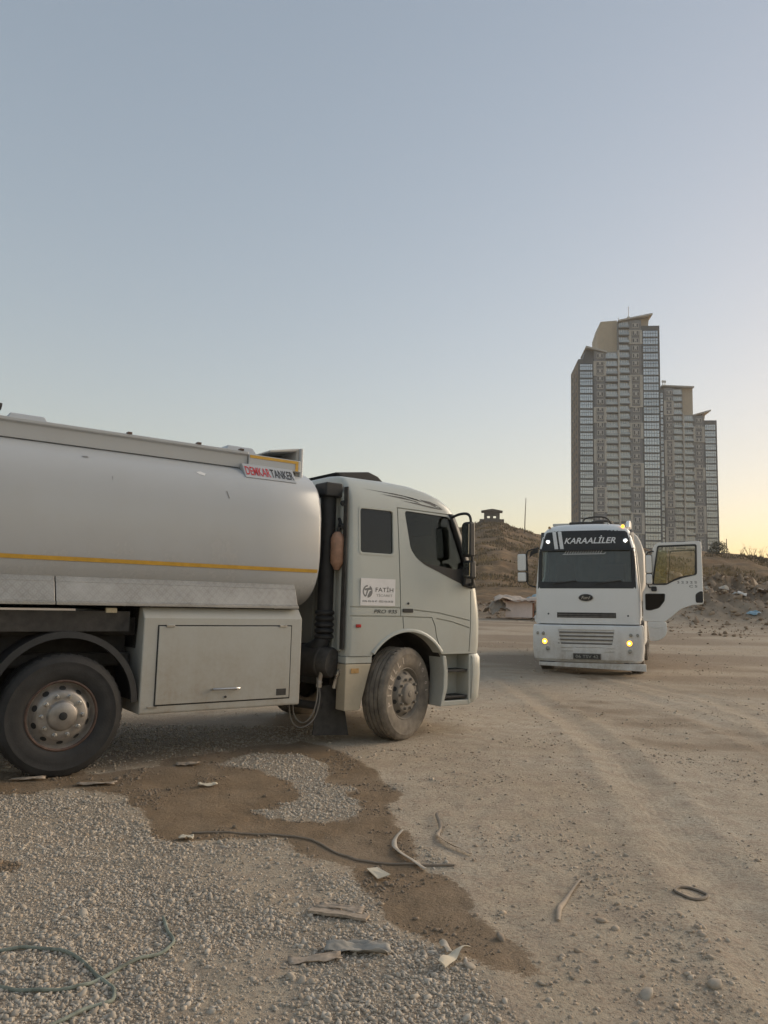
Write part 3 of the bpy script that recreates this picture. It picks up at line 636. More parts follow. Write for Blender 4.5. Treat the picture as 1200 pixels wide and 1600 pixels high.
def cab_shell(name, tab, zs, cutters, mat, parent, thick=.035):
    m = MB(); m.loft([cab_ring(z, tab) for z in zs], True, True, True)
    o = m.build(name, mat, parent, smooth=0)
    inner = MB(); zt = zs[-1]-thick; iz = [zs[0]-.1]+[z for z in zs if zs[0] < z < zt-.02]+[zt]
    inner.loft([[(p[0], p[1], z) for p in cab_ring(max(z, zs[0])+(.012 if z > 2.6 else 0), tab, grow=-thick)] for z in iz])
    cutters = [inner]+list(cutters)
    for c in cutters:
        co = c.build('cutter', None, parent, smooth=0)
        b = o.modifiers.new('b', 'BOOLEAN'); b.operation = 'DIFFERENCE'; b.object = co; b.solver = 'EXACT'
        bpy.context.view_layer.update(); dg = bpy.context.evaluated_depsgraph_get()
        me = bpy.data.meshes.new_from_object(o.evaluated_get(dg)); o.modifiers.clear(); cm = co.data; bpy.data.objects.remove(co); bpy.data.meshes.remove(cm)
        if len(me.polygons) < .6*len(o.data.polygons): bpy.data.meshes.remove(me); continue      # keep the body if a cut fails
        old = o.data; o.data = me; bpy.data.meshes.remove(old)
    me = o.data; me.name = name
    me.materials.clear(); me.materials.append(mat); me.shade_smooth(); me.set_sharp_from_angle(angle=R(28))
    return o
def groove(poly, tab, side=-1, wd=.013, depth=.02):
    """thin cutter that follows a polyline (x, z) on the cab side"""
    m = MB()
    for (a, b) in zip(poly[:-1], poly[1:]):
        d = Vector((b[0]-a[0], b[1]-a[1])); n = Vector((-d.y, d.x)).normalized()*wd/2; e = d.normalized()*wd*.3
        q = [(a[0]-e.x+n.x, a[1]-e.y+n.y), (b[0]+e.x+n.x, b[1]+e.y+n.y), (b[0]+e.x-n.x, b[1]+e.y-n.y), (a[0]-e.x-n.x, a[1]-e.y-n.y)]
        vs = [(p[0], side*(half_w(p[1], tab)-depth), p[1]) for p in q] + [(p[0], side*(half_w(p[1], tab)+.06), p[1]) for p in q]
        m.add(vs, [(0,1,2,3),(7,6,5,4),(0,4,5,1),(1,5,6,2),(2,6,7,3),(3,7,4,0)])
    return m
def grooves_each(polys, tab, side=-1, **k):
    out = []
    for p in polys:
        for a, b in zip(p[:-1], p[1:]): out.append(groove([a, b], tab, side, **k))
    return out
def merge(ms):
    m = MB()
    for q in ms: m.add(q.v, q.f)
    return m
def rrect(x0, x1, z0, z1, r=.03, n=4):
    pts = []
    for cx, cz, a0 in ((x1-r, z1-r, 0), (x0+r, z1-r, 90), (x0+r, z0+r, 180), (x1-r, z0+r, 270)):
        for k in range(n+1):
            a = R(a0+90*k/n); pts.append((cx+r*math.cos(a), cz+r*math.sin(a)))
    return pts
def round_poly(P, r=.03, n=4):
    out = []; N = len(P)
    for i in range(N):
        p = Vector(P[i]); a = (Vector(P[i-1])-p); b = (Vector(P[(i+1) % N])-p); rr = min(r, a.length*.45, b.length*.45)
        A = p+a.normalized()*rr; B = p+b.normalized()*rr
        for k in range(n+1):
            t = k/n; q = A*(1-t)**2+p*2*t*(1-t)+B*t*t; out.append((q.x, q.y))
    return out
def offset_poly(P, d):
    c = Vector((sum(p[0] for p in P)/len(P), sum(p[1] for p in P)/len(P))); out = []
    for p in P:
        v = Vector(p)-c; out.append(tuple(c+v*(1+d/max(v.length, .01))))
    return out
def side_panel(name, poly, tab, y_in, thick, mat, parent, side=-1, smooth=0):
    """flat plate in the (x, z) plane that follows the cab's tumblehome; y_in measured inward from the skin"""
    n = len(poly); a = [(p[0], side*(half_w(p[1], tab)-y_in), p[1]) for p in poly]; b = [(p[0], side*(half_w(p[1], tab)-y_in-thick), p[1]) for p in poly]
    m = MB(); m.add(a+b, [tuple(range(n)), tuple(range(2*n-1, n-1, -1))]+[(i, (i+1) % n, n+(i+1) % n, n+i) for i in range(n)])
    return m.build(name, mat, parent, smooth=smooth)
def front_panel(name, y0, y1, z0, z1, tab, off, mat, parent, ny=24, nz=8, thick=.01, corner=None):
    m = MB(); rows = []
    for layer in (off, off-thick):
        for j in range(nz+1):
            z = z0+(z1-z0)*j/nz
            rows.append([(front_x(y0+(y1-y0)*i/ny, z, tab)+layer, y0+(y1-y0)*i/ny, z) for i in range(ny+1)])
    A = rows[:nz+1]; B = rows[nz+1:]; vs = [p for r in A for p in r]+[p for r in B for p in r]; N1 = (nz+1)*(ny+1); fs = []
    for j in range(nz):
        for i in range(ny):
            a = j*(ny+1)+i; fs.append((a, a+1, a+ny+2, a+ny+1)); fs.append((N1+a, N1+a+ny+1, N1+a+ny+2, N1+a+1))
    bd = [i for i in range(ny+1)]+[j*(ny+1)+ny for j in range(1, nz+1)]+[nz*(ny+1)+i for i in range(ny-1, -1, -1)]+[j*(ny+1) for j in range(nz-1, 0, -1)]
    for a, b in zip(bd, bd[1:]+bd[:1]): fs.append((b, a, N1+a, N1+b))
    m.add(vs, fs); return m.build(name, mat, parent, smooth=40)
TR = .515
def make_wheel(parent, loc, steer=0, rub='tyre_dusty', rim='rim_dusty', text=False, flip=False, ring=None, tread=True):
    """wheel whose visible face looks along local -y"""
    wn = MB(); wn.lathe([(.292,-.02),(.296,.122),(.285,.128),(.274,.118),(.266,.085),(.258,.078),(.228,.104),(.205,.138),(.195,.144),(.145,.144),(.128,.144),(.122,.150),(.118,.166),(.106,.176),(.04,.180),(0,.180)], n=48)
    wh = wn.build('wheel', M[rim], parent, smooth=40); wh.location = loc; wh.rotation_euler = (0, 0, steer+(PI if flip else 0))
    ty = MB(); W = .152; prof = []
    half = [(.288,W*.78),(.30,W*.86),(.34,W*.98),(.40,W*1.02),(.435,W*1.0),(.44,W*1.012),(.452,W*1.012),(.458,W*.985),(.49,W*.94),(.505,W*.86),(TR-.004,W*.78)]
    prof = half[:]
    if tread:
        for g in (.56, .2, -.2, -.56):
            prof += [(TR-.001, W*(g+.06)),(TR-.014, W*(g+.045)),(TR-.014, W*(g-.045)),(TR-.001, W*(g-.06))]
    prof += [(r, -y) for r, y in half[::-1]]
    ty.lathe(prof, n=72); t = ty.build('tyre', M[rub], wh, smooth=32)
    if tread:   # shoulder blocks
        sb = MB()
        for k in range(44):
            a0 = 2*PI*k/44; a1 = a0+2*PI/44*.6
            for s_ in (1, -1):
                vs = []
                for a in (a0, a1):
                    for r_, y_ in ((.492, .94), (.508, .80), (TR+.004, .72), (TR+.004, .60), (TR-.008, .60)): vs.append((r_*math.cos(a), -s_*W*y_*1.004, r_*math.sin(a)))
                sb.add(vs, [(0,1,6,5),(1,2,7,6),(2,3,8,7),(3,4,9,8),(0,4,3,2,1),(5,6,7,8,9)])
        tag(sb.build('tread_blocks', M[rub], t, smooth=0), kind='stuff')
    if ring: MB().lathe([(.298,.118),(.300,.13),(.288,.138),(.277,.126),(.276,.118)], n=48).build('rim_edge', M[ring], wh)
    hole_disc = MB(); hole_disc.add([(.2275+.017*math.cos(a), -.1065+(.017*math.cos(a))*1.2-.003, .028*math.sin(a)) for a in np.linspace(0, 2*PI, 13)[:-1]], [tuple(range(12))])  # flat dark disc, paints the shade of an open vent hole
    hp = None
    for k in range(10):
        if k == 0: o = hp = hole_disc.build('vent_hole_disc', M['hub_gap'], wh, smooth=0, normals=False)
        else: o = hp.copy(); COL.objects.link(o)
        o.rotation_euler = (0, 2*PI*k/10+.3, 0)
    nut = MB(); nut.lathe([(.0,.14),(.02,.14),(.02,.148),(.0165,.15),(.0165,.168),(.012,.174),(0,.175)], (.167,0,0), n=6); npx = None
    for k in range(10):
        if k == 0: o = npx = nut.build('wheel_nut', M['chrome' if rim == 'rim_silver' else rim], wh, smooth=0)
        else: o = npx.copy(); COL.objects.link(o)
        o.rotation_euler = (0, 2*PI*k/10, 0)
    MB().lathe([(.034,.176),(.034,.185),(.026,.188),(0,.188)], n=16).build('hub_cap', M['hub_gap' if rim == 'rim_silver' else 'rim_dusty'], wh)
    if text:
        lt = MB()
        for word, a0, a1 in (('PIRELLI', 192, 108), ('FG:01', 52, 2)):
            for i, ch in enumerate(word):
                if ch == ' ': continue
                a = R(a0+(a1-a0)*i/(len(word)-1)); v, fs = text_mesh(ch, .10 if word == 'PIRELLI' else .065, 0, .003)
                b = a-PI/2; v2 = [(.395*math.cos(a)+p[0]*math.cos(b)-p[1]*math.sin(b), .395*math.sin(a)+p[0]*math.sin(b)+p[1]*math.cos(b)) for p in v]
                lt.add([(p[0], -(W*1.024+.0015), p[1]) for p in v2], fs)
        lt.build('lettering', M['tyre_ink'], t, smooth=0, normals=False)
    return wh
def tank_half(z, zc, hh, hw, n=3.4): return hw*max(0, 1-min(1, abs((z-zc)/hh))**n)**(1/n)
def tank_ring(x, zc, hh, hw, n=3.4, k=56):
    out = []
    for i in range(k):
        a = 2*PI*i/k; c, s_ = math.cos(a), math.sin(a)
        out.append((x, hw*math.copysign(abs(c)**(2/n), c), zc+hh*math.copysign(abs(s_)**(2/n), s_)))
    return out
def build_tank(parent, x0, x1, zc, hh, hw, mat, a=.2, n=3.4):
    rings = []
    for k in range(9): t = PI/2*k/8; q = math.sin(t); rings.append(tank_ring(x0-a*math.cos(t), zc, hh*max(q, .02), hw*max(q, .02), n if q > .5 else 2.4))
    for x in np.linspace(x0, x1, 12)[1:-1]: rings.append(tank_ring(x, zc, hh, hw, n))
    for k in range(9): t = PI/2*(1-k/8); q = math.sin(t); rings.append(tank_ring(x1+a*math.cos(t), zc, hh*max(q, .02), hw*max(q, .02), n if q > .5 else 2.4))
    return MB().loft(rings).build('tank', mat, parent, smooth=40)

# ================================================================ near tanker truck (local: x forward, y left, z up; right side faces the camera)
T1 = empty('tanker_truck', (-.465, 9.841, 0), R(36)); tag(T1, 'white tanker truck seen from its side, pale cab, yellow stripe, large in the foreground', 'truck', 'white tanker trucks')
C1 = [(.90,1.33,-.77,1.235,.32,3.2),(1.1,1.345,-.77,1.245,.32,3.2),(1.4,1.34,-.77,1.25,.32,3.2),(1.75,1.29,-.77,1.24,.32,3.2),(2.2,1.13,-.77,1.217,.31,3.2),(2.6,.97,-.77,1.19,.31,3.1),(2.70,.91,-.77,1.17,.32,3.0),(2.80,.81,-.765,1.125,.36,2.8),(2.87,.70,-.76,1.07,.42,2.6),(2.93,.55,-.75,.99,.5,2.5),(2.965,.38,-.73,.88,.5,2.4),(2.985,.15,-.7,.7,.4,2.3),(2.992,-.05,-.6,.45,.3,2.2)]
# side window openings (x, z)
W_REAR = rrect(-.62, -.17, 2.085, 2.578, .035)
W_FRONT = round_poly([(.004,2.606),(.70,2.585),(1.03,1.80),(1.0,1.757),(.55,1.905),(.32,1.985),(.18,2.05),(.085,2.16)], .05)
arch = [(.067+.605*math.cos(R(a)), .616+.605*math.sin(R(a))) for a in np.linspace(-5, 185, 30)]+[(-.53,.2),(.67,.2)]
cuts = [MB().prism(W_REAR, -1.5, -.9, 'y'), MB().prism(W_FRONT, -1.5, 1.5, 'y'), MB().prism(arch, -1.5, 1.5, 'y')]
ws = round_poly([(-1.05,1.80),(1.05,1.80),(.98,2.62),(-.98,2.62)], .08); cuts.append(MB().prism(ws, .45, 2.0, 'x'))
gpoly = [[(-.098,2.63),(-.085,2.2),(-.06,1.385)], [(-.74,1.385),(-.06,1.385),(.40,1.375)], [(-.74,1.482),(-.06,1.482)], [(.40,1.375),(.45,1.28),(.48,1.15),(.56,.97)], [(.47,1.366),(.7,1.33),(.99,1.258)], [(.13,1.46),(.5,1.43),(.99,1.345)], [(-.03,1.385),(-.01,1.22)], [(1.012,1.70),(1.01,1.3),(1.0,.975)], [(-.098,2.63),(.72,2.615)]]
cuts += grooves_each(gpoly, C1)
body = cab_shell('cab_body', C1, list(np.linspace(.95, 1.7, 7))+list(np.linspace(1.8, 2.6, 8))+[2.65,2.70,2.75,2.80,2.84,2.87,2.90,2.93,2.95,2.965,2.978,2.985,2.99,2.992], cuts, M['cab1'], T1)
tag(body, 'pale grey-green crew cab')
# arch lip
m = MB(); ring = []
for a in np.linspace(36, 144, 24):
    c, s_ = math.cos(R(a)), math.sin(R(a)); ring.append([(.067+r_*c, y_, .616+r_*s_) for r_, y_ in ((.592,-1.235),(.594,-1.256),(.612,-1.259),(.63,-1.25),(.64,-1.236),(.592,-1.1))])
m.loft(ring, True).build('wheel_arch_lip', M['cab1'], T1, smooth=50)
m = MB(); ring = []
for a in np.linspace(-2, 182, 24):
    c, s_ = math.cos(R(a)), math.sin(R(a)); ring.append([(.067+.595*c, -1.2, .616+.595*s_), (.067+.595*c, -.55, .616+.595*s_)])
m.loft(ring, False, False, False).build('wheel_well', M['chassis'], T1, smooth=60, normals=False)
MB().box(-.55, .69, -.6, -.56, .5, 1.3).build('wheel_well', M['chassis'], T1, smooth=0)
# glass and trim
side_panel('window', offset_poly(W_REAR, .02), C1, .016, .006, M['glass_dark'], T1)
wr = MB(); outer = offset_poly(W_REAR, .028); inner = offset_poly(W_REAR, .004)
ringp = lambda P, y: [(p[0], -(half_w(p[1], C1)+y), p[1]) for p in P]
wr.loft([ringp(outer, -.002), ringp(outer, .006), ringp(inner, .006), ringp(inner, -.02)], True, False, False).build('window_surround', M['cab1'], T1, smooth=0)
side_panel('side_window', offset_poly(W_FRONT, .02), C1, .02, .006, M['glass_side'], T1)
side_panel('side_window', offset_poly(W_FRONT, .02), C1, .02, .006, M['glass_side'], T1, side=1)
trim = round_poly([(.20,2.045),(.33,2.0),(.76,1.955),(.86,1.965),(.92,2.02),(.70,2.575),(.735,2.59),(1.065,1.76),(1.03,1.72),(.55,1.895),(.3,1.985)], .02, 2)
side_panel('window_trim', trim, C1, -.004, .03, M['black'], T1)
front_panel('windscreen', -1.08, 1.08, 1.77, 2.64, C1, -.018, M['glass_ws'], T1, thick=.006)
def arc_panel(name, a0, a1, z0, z1, tab, off, mat, parent, na=8, nz=8):
    m = MB(); rows = []
    for j in range(nz+1):
        z = z0+(z1-z0)*j/nz; sf, sr, wd, L, p = interp(z, tab); row = []
        for i in range(na+1):
            a = R(a0+(a1-a0)*i/na); c, q = math.cos(a), math.sin(a)
            row.append((sf-L+(L+off)*abs(c)**(2/p), (wd+off)*math.copysign(abs(q)**(2/p), q), z))
        rows.append(row)
    m.loft(rows, False, False, False); o = m.build(name, mat, parent, smooth=50)
    md = o.modifiers.new('thickness', 'SOLIDIFY'); md.thickness = .012; md.offset = 0; return o
for a0, a1 in ((-88, -38), (38, 88)): arc_panel('windscreen_pillar', a0, a1, 1.74, 2.625, C1, .006, M['black'], T1)
# black lower cowl, grille and headlamps on the nose
front_panel('wiper_cowl', -1.04, 1.04, 1.70, 1.83, C1, .008, M['black'], T1, nz=3, thick=.02)
front_panel('front_grille', -.62, .62, 1.02, 1.5, C1, .010, M['black'], T1, nz=6, thick=.03)
for k in range(5): front_panel('grille_slat', -.60, .60, 1.06+.085*k, 1.09+.085*k, C1, .03, M['cab1'], T1, nz=1, thick=.025)
# door furniture
MB().prism(rrect(-.035, .112, 1.43, 1.473, .012), -1.262, -1.24, 'y').build('door_handle', M['black'], T1, smooth=0, bevel=.003)
MB().lathe([(.0,.0),(.014,0),(.014,.006),(0,.007)], (.044,-1.249,1.532), n=14).build('door_lock', M['dkgrey'], T1)
MB().box(-.672, -.607, -1.262, -1.245, 1.26, 1.295).build('side_marker', M['red_lens'], T1, bevel=.004)
sg = MB().box(-.623, -.148, -1.2525, -1.2475, 1.50, 1.80).build('sign', M['sign'], T1, smooth=0)
side_t = lambda cx, cz, y: (lambda a, b: (cx+a, y, cz+b))
SY = -1.2535
lettering('sign_text', 'FATİH', side_t(-.30, 1.685, SY), M['black_ink'], sg, .245, .062, bold=.004)
lettering('sign_text', 'TİCARET', side_t(-.30, 1.618, SY), M['grey_ink'], sg, .225, .035)
lettering('sign_text', '0536 436 06 47 - 0552 436 06 06', side_t(-.386, 1.548, SY), M['black_ink'], sg, .42, .022, bold=.004)
m = MB(); c0, c1_ = -.53, 1.655
m.add([(c0+r_*math.cos(a), SY, c1_+r_*1.05*math.sin(a)) for r_ in (.066, .05) for a in np.linspace(0, 2*PI, 29)[:-1]], [(i, (i+1) % 28, 28+(i+1) % 28, 28+i) for i in range(28) if i not in (5, 6, 19, 20)])
m.add([(c0-.045, SY, c1_+.03), (c0+.045, SY, c1_+.045), (c0+.052, SY, c1_+.018), (c0+.012, SY, c1_+.016), (c0-.016, SY, c1_-.055), (c0-.03, SY, c1_-.05), (c0-.012, SY, c1_+.014), (c0-.04, SY, c1_+.01)], [tuple(range(8))])
m.add([(c0+.03, SY, c1_+.008), (c0+.055, SY, c1_+.005), (c0+.045, SY, c1_-.03), (c0+.01, SY, c1_-.058), (c0-.002, SY, c1_-.05)], [tuple(range(5))])
m.build('emblem', M['grey_ink'], sg, smooth=0, normals=False)
lettering('lettering', 'PRO 935', side_t(-.275, 1.437, -1.2535), M['black_ink'], T1, .33, .042, shear=.25, bold=.008)
# swoosh on the roof shoulder, laid on the skin
def on_skin(x, z, g=.0035): return (x, -(half_w(z, C1)+g), z)
m = MB()
for P in ([(-.55,2.815),(-.1,2.80),(.16,2.775),(.30,2.735),(.22,2.765),(-.1,2.787)], [(-.32,2.775),(0,2.765),(.20,2.735),(.26,2.71),(.15,2.735),(-.05,2.752)], [(.26,2.765),(.42,2.75),(.52,2.715),(.60,2.668),(.46,2.70),(.40,2.722),(.33,2.735)], [(-.05,2.725),(.2,2.712),(.42,2.69),(.60,2.664),(.4,2.678),(.2,2.70)]):
    n_ = len(P); m.add([on_skin(*p) for p in P], [tuple(range(n_))])
m.build('roof_decal', M['black_ink'], T1, smooth=0, normals=False)
# roof hatch deflector
MB().prism([(-.60,3.055),(-.12,3.115),(.02,3.075),(.14,2.985),(-.02,2.975),(-.5,3.015)], -.62, .62, 'y').build('roof_deflector', M['black'], T1, smooth=0, bevel=.012)
MB().box(-.5, -.1, -.5, .5, 2.97, 3.03).build('roof_hatch', M['dkgrey'], T1, smooth=0, bevel=.01)
# cab interior
MB().box(-.7, 1.0, -1.15, 1.15, 1.2, 1.25).build('cab_floor', M['interior'], T1, smooth=0)
MB().prism([(.75,1.25),(1.22,1.25),(1.22,1.72),(.95,1.82),(.75,1.68)], -1.1, 1.1, 'y').build('dashboard', M['interior'], T1, smooth=0, bevel=.03)
for yy in (-.65, .65):
    s1 = MB().prism([(-.15,1.25),(.4,1.25),(.42,1.58),(-.1,1.6)], yy-.27, yy+.27, 'y').build('seat', M['seat'], T1, smooth=0, bevel=.04)
    MB().prism([(-.18,1.55),(-.02,1.6),(-.14,2.38),(-.28,2.36)], yy-.26, yy+.26, 'y').build('backrest', M['seat'], s1, smooth=0, bevel=.05)
m = MB(); cst = Vector((.62,.65,1.82)); ax = Vector((.5,0,.85)).normalized(); u = Vector((0,1,0)); v = ax.cross(u)
m.tube([cst+(u*math.cos(a)+v*math.sin(a))*.22 for a in np.linspace(0, 2*PI, 25)], .015, 6); m.tube([cst, cst-ax*.3+Vector((.15,0,-.1))], .03, 6); m.tube([cst-u*.2, cst+u*.2], .014, 5)
m.build('steering_wheel', M['black'], T1)
MB().box(.0, .3, -1.1, 1.1, 2.56, 2.62).build('overhead_shelf', M['interior'], T1, smooth=0, bevel=.02)
MB().box(-.66, -.62, -1.14, 1.14, 1.25, 2.6).build('rear_curtain', M['interior'], T1, smooth=0)
# sun visor seen through the side glass
MB().box(.52, .56, -1.05, -.35, 2.36, 2.55).build('sun_visor', M['interior'], T1, smooth=0, bevel=.01)
# mirrors
m = MB(); m.tube(smooth_path([(.72,-1.17,2.575),(.76,-1.32,2.62),(.79,-1.44,2.60),(.80,-1.47,2.45),(.81,-1.48,2.1),(.86,-1.44,1.80),(.98,-1.28,1.78)], 5), .017, 8); m.build('mirror_arm', M['black'], T1)
for nm, z0_, z1_, x_ in (('mirror', 2.10, 2.52, .78), ('wide_angle_mirror', 1.84, 2.06, .80)):
    mm = MB().prism([(-1.50,z0_),(-1.36,z0_),(-1.35,z0_+.05),(-1.34,z1_-.05),(-1.37,z1_),(-1.49,z1_)], x_-.03, x_+.07, 'x').build(nm, M['black'], T1, smooth=0, bevel=.025)
    MB().box(x_-.034, x_-.028, -1.485, -1.365, z0_+.03, z1_-.03).build('mirror_glass', M['mirror'], mm, smooth=0)
MB().prism([(.86,1.76),(1.02,1.73),(1.02,1.98),(.90,2.06)], -1.29, -1.2, 'y').build('mirror_bracket', M['black'], T1, smooth=0, bevel=.02)
# bumper, step unit, rear cab skirt
BT = [(.36,1.30,1.02,1.22,.30,3.0),(.42,1.36,1.02,1.245,.32,3.0),(.7,1.39,1.02,1.255,.34,3.0),(.9,1.385,1.02,1.255,.34,3.0),(.945,1.36,1.02,1.235,.33,3.0)]
MB().loft([cab_ring(z, BT) for z in (.36,.38,.42,.5,.6,.7,.8,.9,.925,.945)]).build('bumper', M['cab1'], T1, smooth=40)
for s_ in (-1, 1):
    for zz in (.72,): front_panel('headlamp', min(s_*.62, s_*1.0), max(s_*.62, s_*1.0), .6, .82, BT, .006, M['clear_lens'], T1, nz=3, thick=.03)
st = MB(); st.box(.62, 1.0, -1.02, -.98, .40, .94); st.build('step_back', M['cab1'], T1, smooth=0)
MB().prism([(.555,.345),(.60,.35),(.66,.55),(.665,.75),(.63,.93),(.58,.93),(.605,.75),(.60,.55)], -1.245, -.98, 'y').build('step_cheek', M['cab1'], T1, smooth=40, bevel=.008)
MB().box(1.0, 1.035, -1.24, -.98, .36, .94).build('step_cheek', M['cab1'], T1, smooth=0, bevel=.006)
MB().box(.58, 1.03, -1.235, -.98, .345, .405).build('step_base', M['cab1'], T1, smooth=0, bevel=.01)
for zz in (.735, .43): MB().box(.645, .995, -1.22, -.99, zz, zz+.028).build('step_tread', M['black'], T1, smooth=0, bevel=.005)
MB().prism([(-.78,.375),(-.585,.375),(-.445,.865),(-.78,.865)], -1.235, -1.06, 'y').build('rear_skirt', M['cream'], T1, smooth=0, bevel=.008)
MB().box(-.775, -.43, -1.225, -1.06, .872, .945).build('rear_skirt_cap', M['cab1'], T1, smooth=0, bevel=.006)
MB().box(-.71, -.61, -1.242, -1.23, .77, .82).build('reflector', M['amber_lens'], T1, smooth=0)
# rear wall of cab with ribs
for yy in (-1.1, -.95, -.5, 0, .5, 1.0): MB().box(-.80, -.765, yy-.03, yy+.03, 1.0, 2.75).build('wall_rib', M['cab1'], T1, smooth=0, bevel=.01)
MB().box(-.81, -.79, -1.21, -1.14, 1.02, 2.80).build('side_edge', M['dkgrey'], T1, smooth=0, bevel=.006)
# snorkel, expansion bottle, air filter, pipes behind the cab
m = MB(); m.tube([(-.895,-.96,1.30),(-.895,-.96,2.72)], .088, 14); sn = m.build('intake_stack', M['black'], T1)
MB().prism(rrect(-1.01, -.79, 2.69, 2.845, .02), -1.09, -.84, 'y').build('intake_cap', M['black'], sn, smooth=0, bevel=.015)
m = MB()
for k in range(5): m.lathe([(.088,0),(.108,.02),(.108,.04),(.088,.06)], (-.895,-.96,1.12+.065*k), (0,0,1), 14)
m.build('bellows', M['black'], sn)
MB().lathe([(0,0),(.03,.0),(.045,.03),(.075,.08),(.078,.34),(.06,.39),(.03,.42),(0,.42)], (-.845,-1.10,1.88), (0,0,1), 18).build('expansion_bottle', M['orange_tank'], T1)
MB().tube(smooth_path([(-.845,-1.10,2.28),(-.82,-1.1,2.4),(-.80,-1.05,2.45)], 4), .02, 6).build('hose', M['black'], T1)
for zz in (2.36, 2.62): MB().lathe([(0,0),(.03,0),(.03,.04),(0,.045)], (-.81,-1.12,zz), (-.2,-1,0), 10).build('cab_latch', M['black'], T1)
ax = Vector((.42,-.9,-.05)).normalized(); fc = Vector((-1.08,-.62,.9))
MB().lathe([(0,0),(.15,0),(.168,.02),(.168,.36),(.175,.37),(.175,.40),(.165,.41),(.165,.5),(.15,.53),(.05,.545),(.045,.55),(0,.55)], fc, ax, 28).build('air_filter', M['dkgrey'], T1)
MB().tube(smooth_path([(-.9,-.96,1.14),(-.94,-.93,1.05),(-1.0,-.8,.98)], 5), .09, 12).build('intake_pipe', M['black'], T1)
for k, pp in enumerate(([(-1.02,-1.05,.72),(-1.05,-1.12,.55),(-1.12,-1.15,.36),(-1.22,-1.12,.27),(-1.29,-1.05,.36),(-1.28,-1.0,.6)], [(-1.0,-1.05,.70),(-1.02,-1.12,.5),(-1.10,-1.14,.30),(-1.24,-1.10,.22),(-1.31,-1.02,.32),(-1.30,-.95,.6)])):
    MB().tube(smooth_path(pp, 6), .008, 6).build('air_line', M['rim_dusty'], T1)
MB().lathe([(0,0),(.03,0),(.03,.06),(.022,.07),(.022,.14),(.028,.15),(.028,.2),(0,.2)], (-1.0,-1.06,.62), (.1,-.1,1), 10).build('air_coupling', M['chrome'], T1)
MB().lathe([(0,0),(.025,0),(.02,.12),(.03,.14),(.02,.2),(0,.2)], (-.72,-1.1,.62), (-.3,-.1,1), 10).build('air_coupling', M['chrome'], T1)
MB().lathe([(0,0),(.022,0),(.018,.12),(.028,.14),(.018,.2),(0,.2)], (-.82,-1.08,.60), (.2,-.1,1), 10).build('air_coupling', M['chrome'], T1)
MB().tube([(-1.15,-.6,.42),(-.88,-.98,.40)], .045, 12, False).build('exhaust_pipe', M['dkgrey'], T1)
m = MB(); m.add([(-.95,-.98,.62),(-.66,-.98,.62),(-.56,-1.0,.075),(-1.03,-1.02,.11),(-.95,-.965,.62),(-.66,-.965,.62),(-.56,-.985,.075),(-1.03,-1.0,.11)], [(0,1,2,3),(7,6,5,4),(0,4,5,1),(1,5,6,2),(2,6,7,3),(3,7,4,0)]); m.build('mud_flap', M['dkgrey'], T1, smooth=0)
# chassis
for s_ in (-1, 1):
    MB().box(-8.6, 1.0, s_*.44-.04, s_*.44+.04, .78, 1.05).build('chassis_rail', M['chassis'], T1, smooth=0, bevel=.01)
m = MB(); m.tube([(.03,-1.0,.5),(.03,1.0,.5)], .07, 10); m.build('front_axle', M['chassis'], T1)
MB().tube([(-3.65,-1.0,.515),(-3.65,1.0,.515)], .08, 10).build('axle', M['chassis'], T1)
MB().box(-.6, .9, -.42, .42, .55, 1.15).build('engine_block', M['chassis'], T1, smooth=0, bevel=.03)
for k in range(6): MB().prism([(-1.05,1.06),(1.05,1.06),(1.12,1.5),(-1.12,1.5)], -8.2+1.3*k, -8.1+1.3*k, 'x').build('tank_cradle', M['chassis'], T1, smooth=0)
MB().box(-8.4, -1.2, -1.0, 1.0, 1.18, 1.34).build('subframe', M['chassis'], T1, smooth=0)
MB().box(-8.4, -3.1, -1.15, -1.1, 1.22, 1.40).build('subframe_rail', M['dkgrey'], T1, smooth=0)
MB().tube(smooth_path([(-.2,-.4,.55),(.5,-.9,.42),(.62,-.98,.4)], 4), .02, 6).build('steering_link', M['chrome'], T1)
MB().box(-4.6, -3.02, -.98, -.55, .9, 1.02).build('leaf_spring', M['dkgrey'], T1, smooth=0, bevel=.02)
MB().box(-5.2, -3.05, -.92, -.58, .98, 1.19).build('battery_box', M['chassis'], T1, smooth=0, bevel=.02)
MB().box(-8.4, -1.4, -.62, -.56, .55, 1.2).build('side_plate', M['chassis'], T1, smooth=0)
# tank and what is fixed to it
TZ, TH, TW = 2.2, .8, 1.215
build_tank(T1, -8.4, -1.16, TZ, TH, TW, M['tank1'], .2)
def on_tank(x, z, g=.004): return (x, -(tank_half(z, TZ, TH, TW)+g), z)
def tank_strip(name, x0, x1, z0, z1, mat, n=1, nz=4, g=.004):
    m = MB(); rows = [[on_tank(x0+(x1-x0)*i/n, z0+(z1-z0)*j/nz, g) for i in range(n+1)] for j in range(nz+1)]
    m.loft(rows, False, False, False); return m.build(name, mat, T1, smooth=50)
for x0_, z0_, P in ((-2.52,2.77,[(0,0),(.05,.012),(.10,-.005),(.085,-.03),(.03,-.02)]), (-2.23,2.60,[(0,0),(.012,0),(.035,-.07),(.025,-.075)]), (-3.6,2.79,[(0,0),(.05,.006),(.06,-.012),(.01,-.012)]), (-3.35,2.62,[(0,0),(.008,0),(.004,-.05)])):
    MB().add([on_tank(x0_+a, z0_+b, .0025) for a, b in P], [tuple(range(len(P)))]).build('paint_scuff', M['white_ink'] if len(P) > 4 else M['grey_ink'], T1, smooth=0, normals=False)
tank_strip('yellow_stripe', -8.3, -1.15, 1.832, 1.868, M['yellow'], 1, 2)
for k in range(12): pass
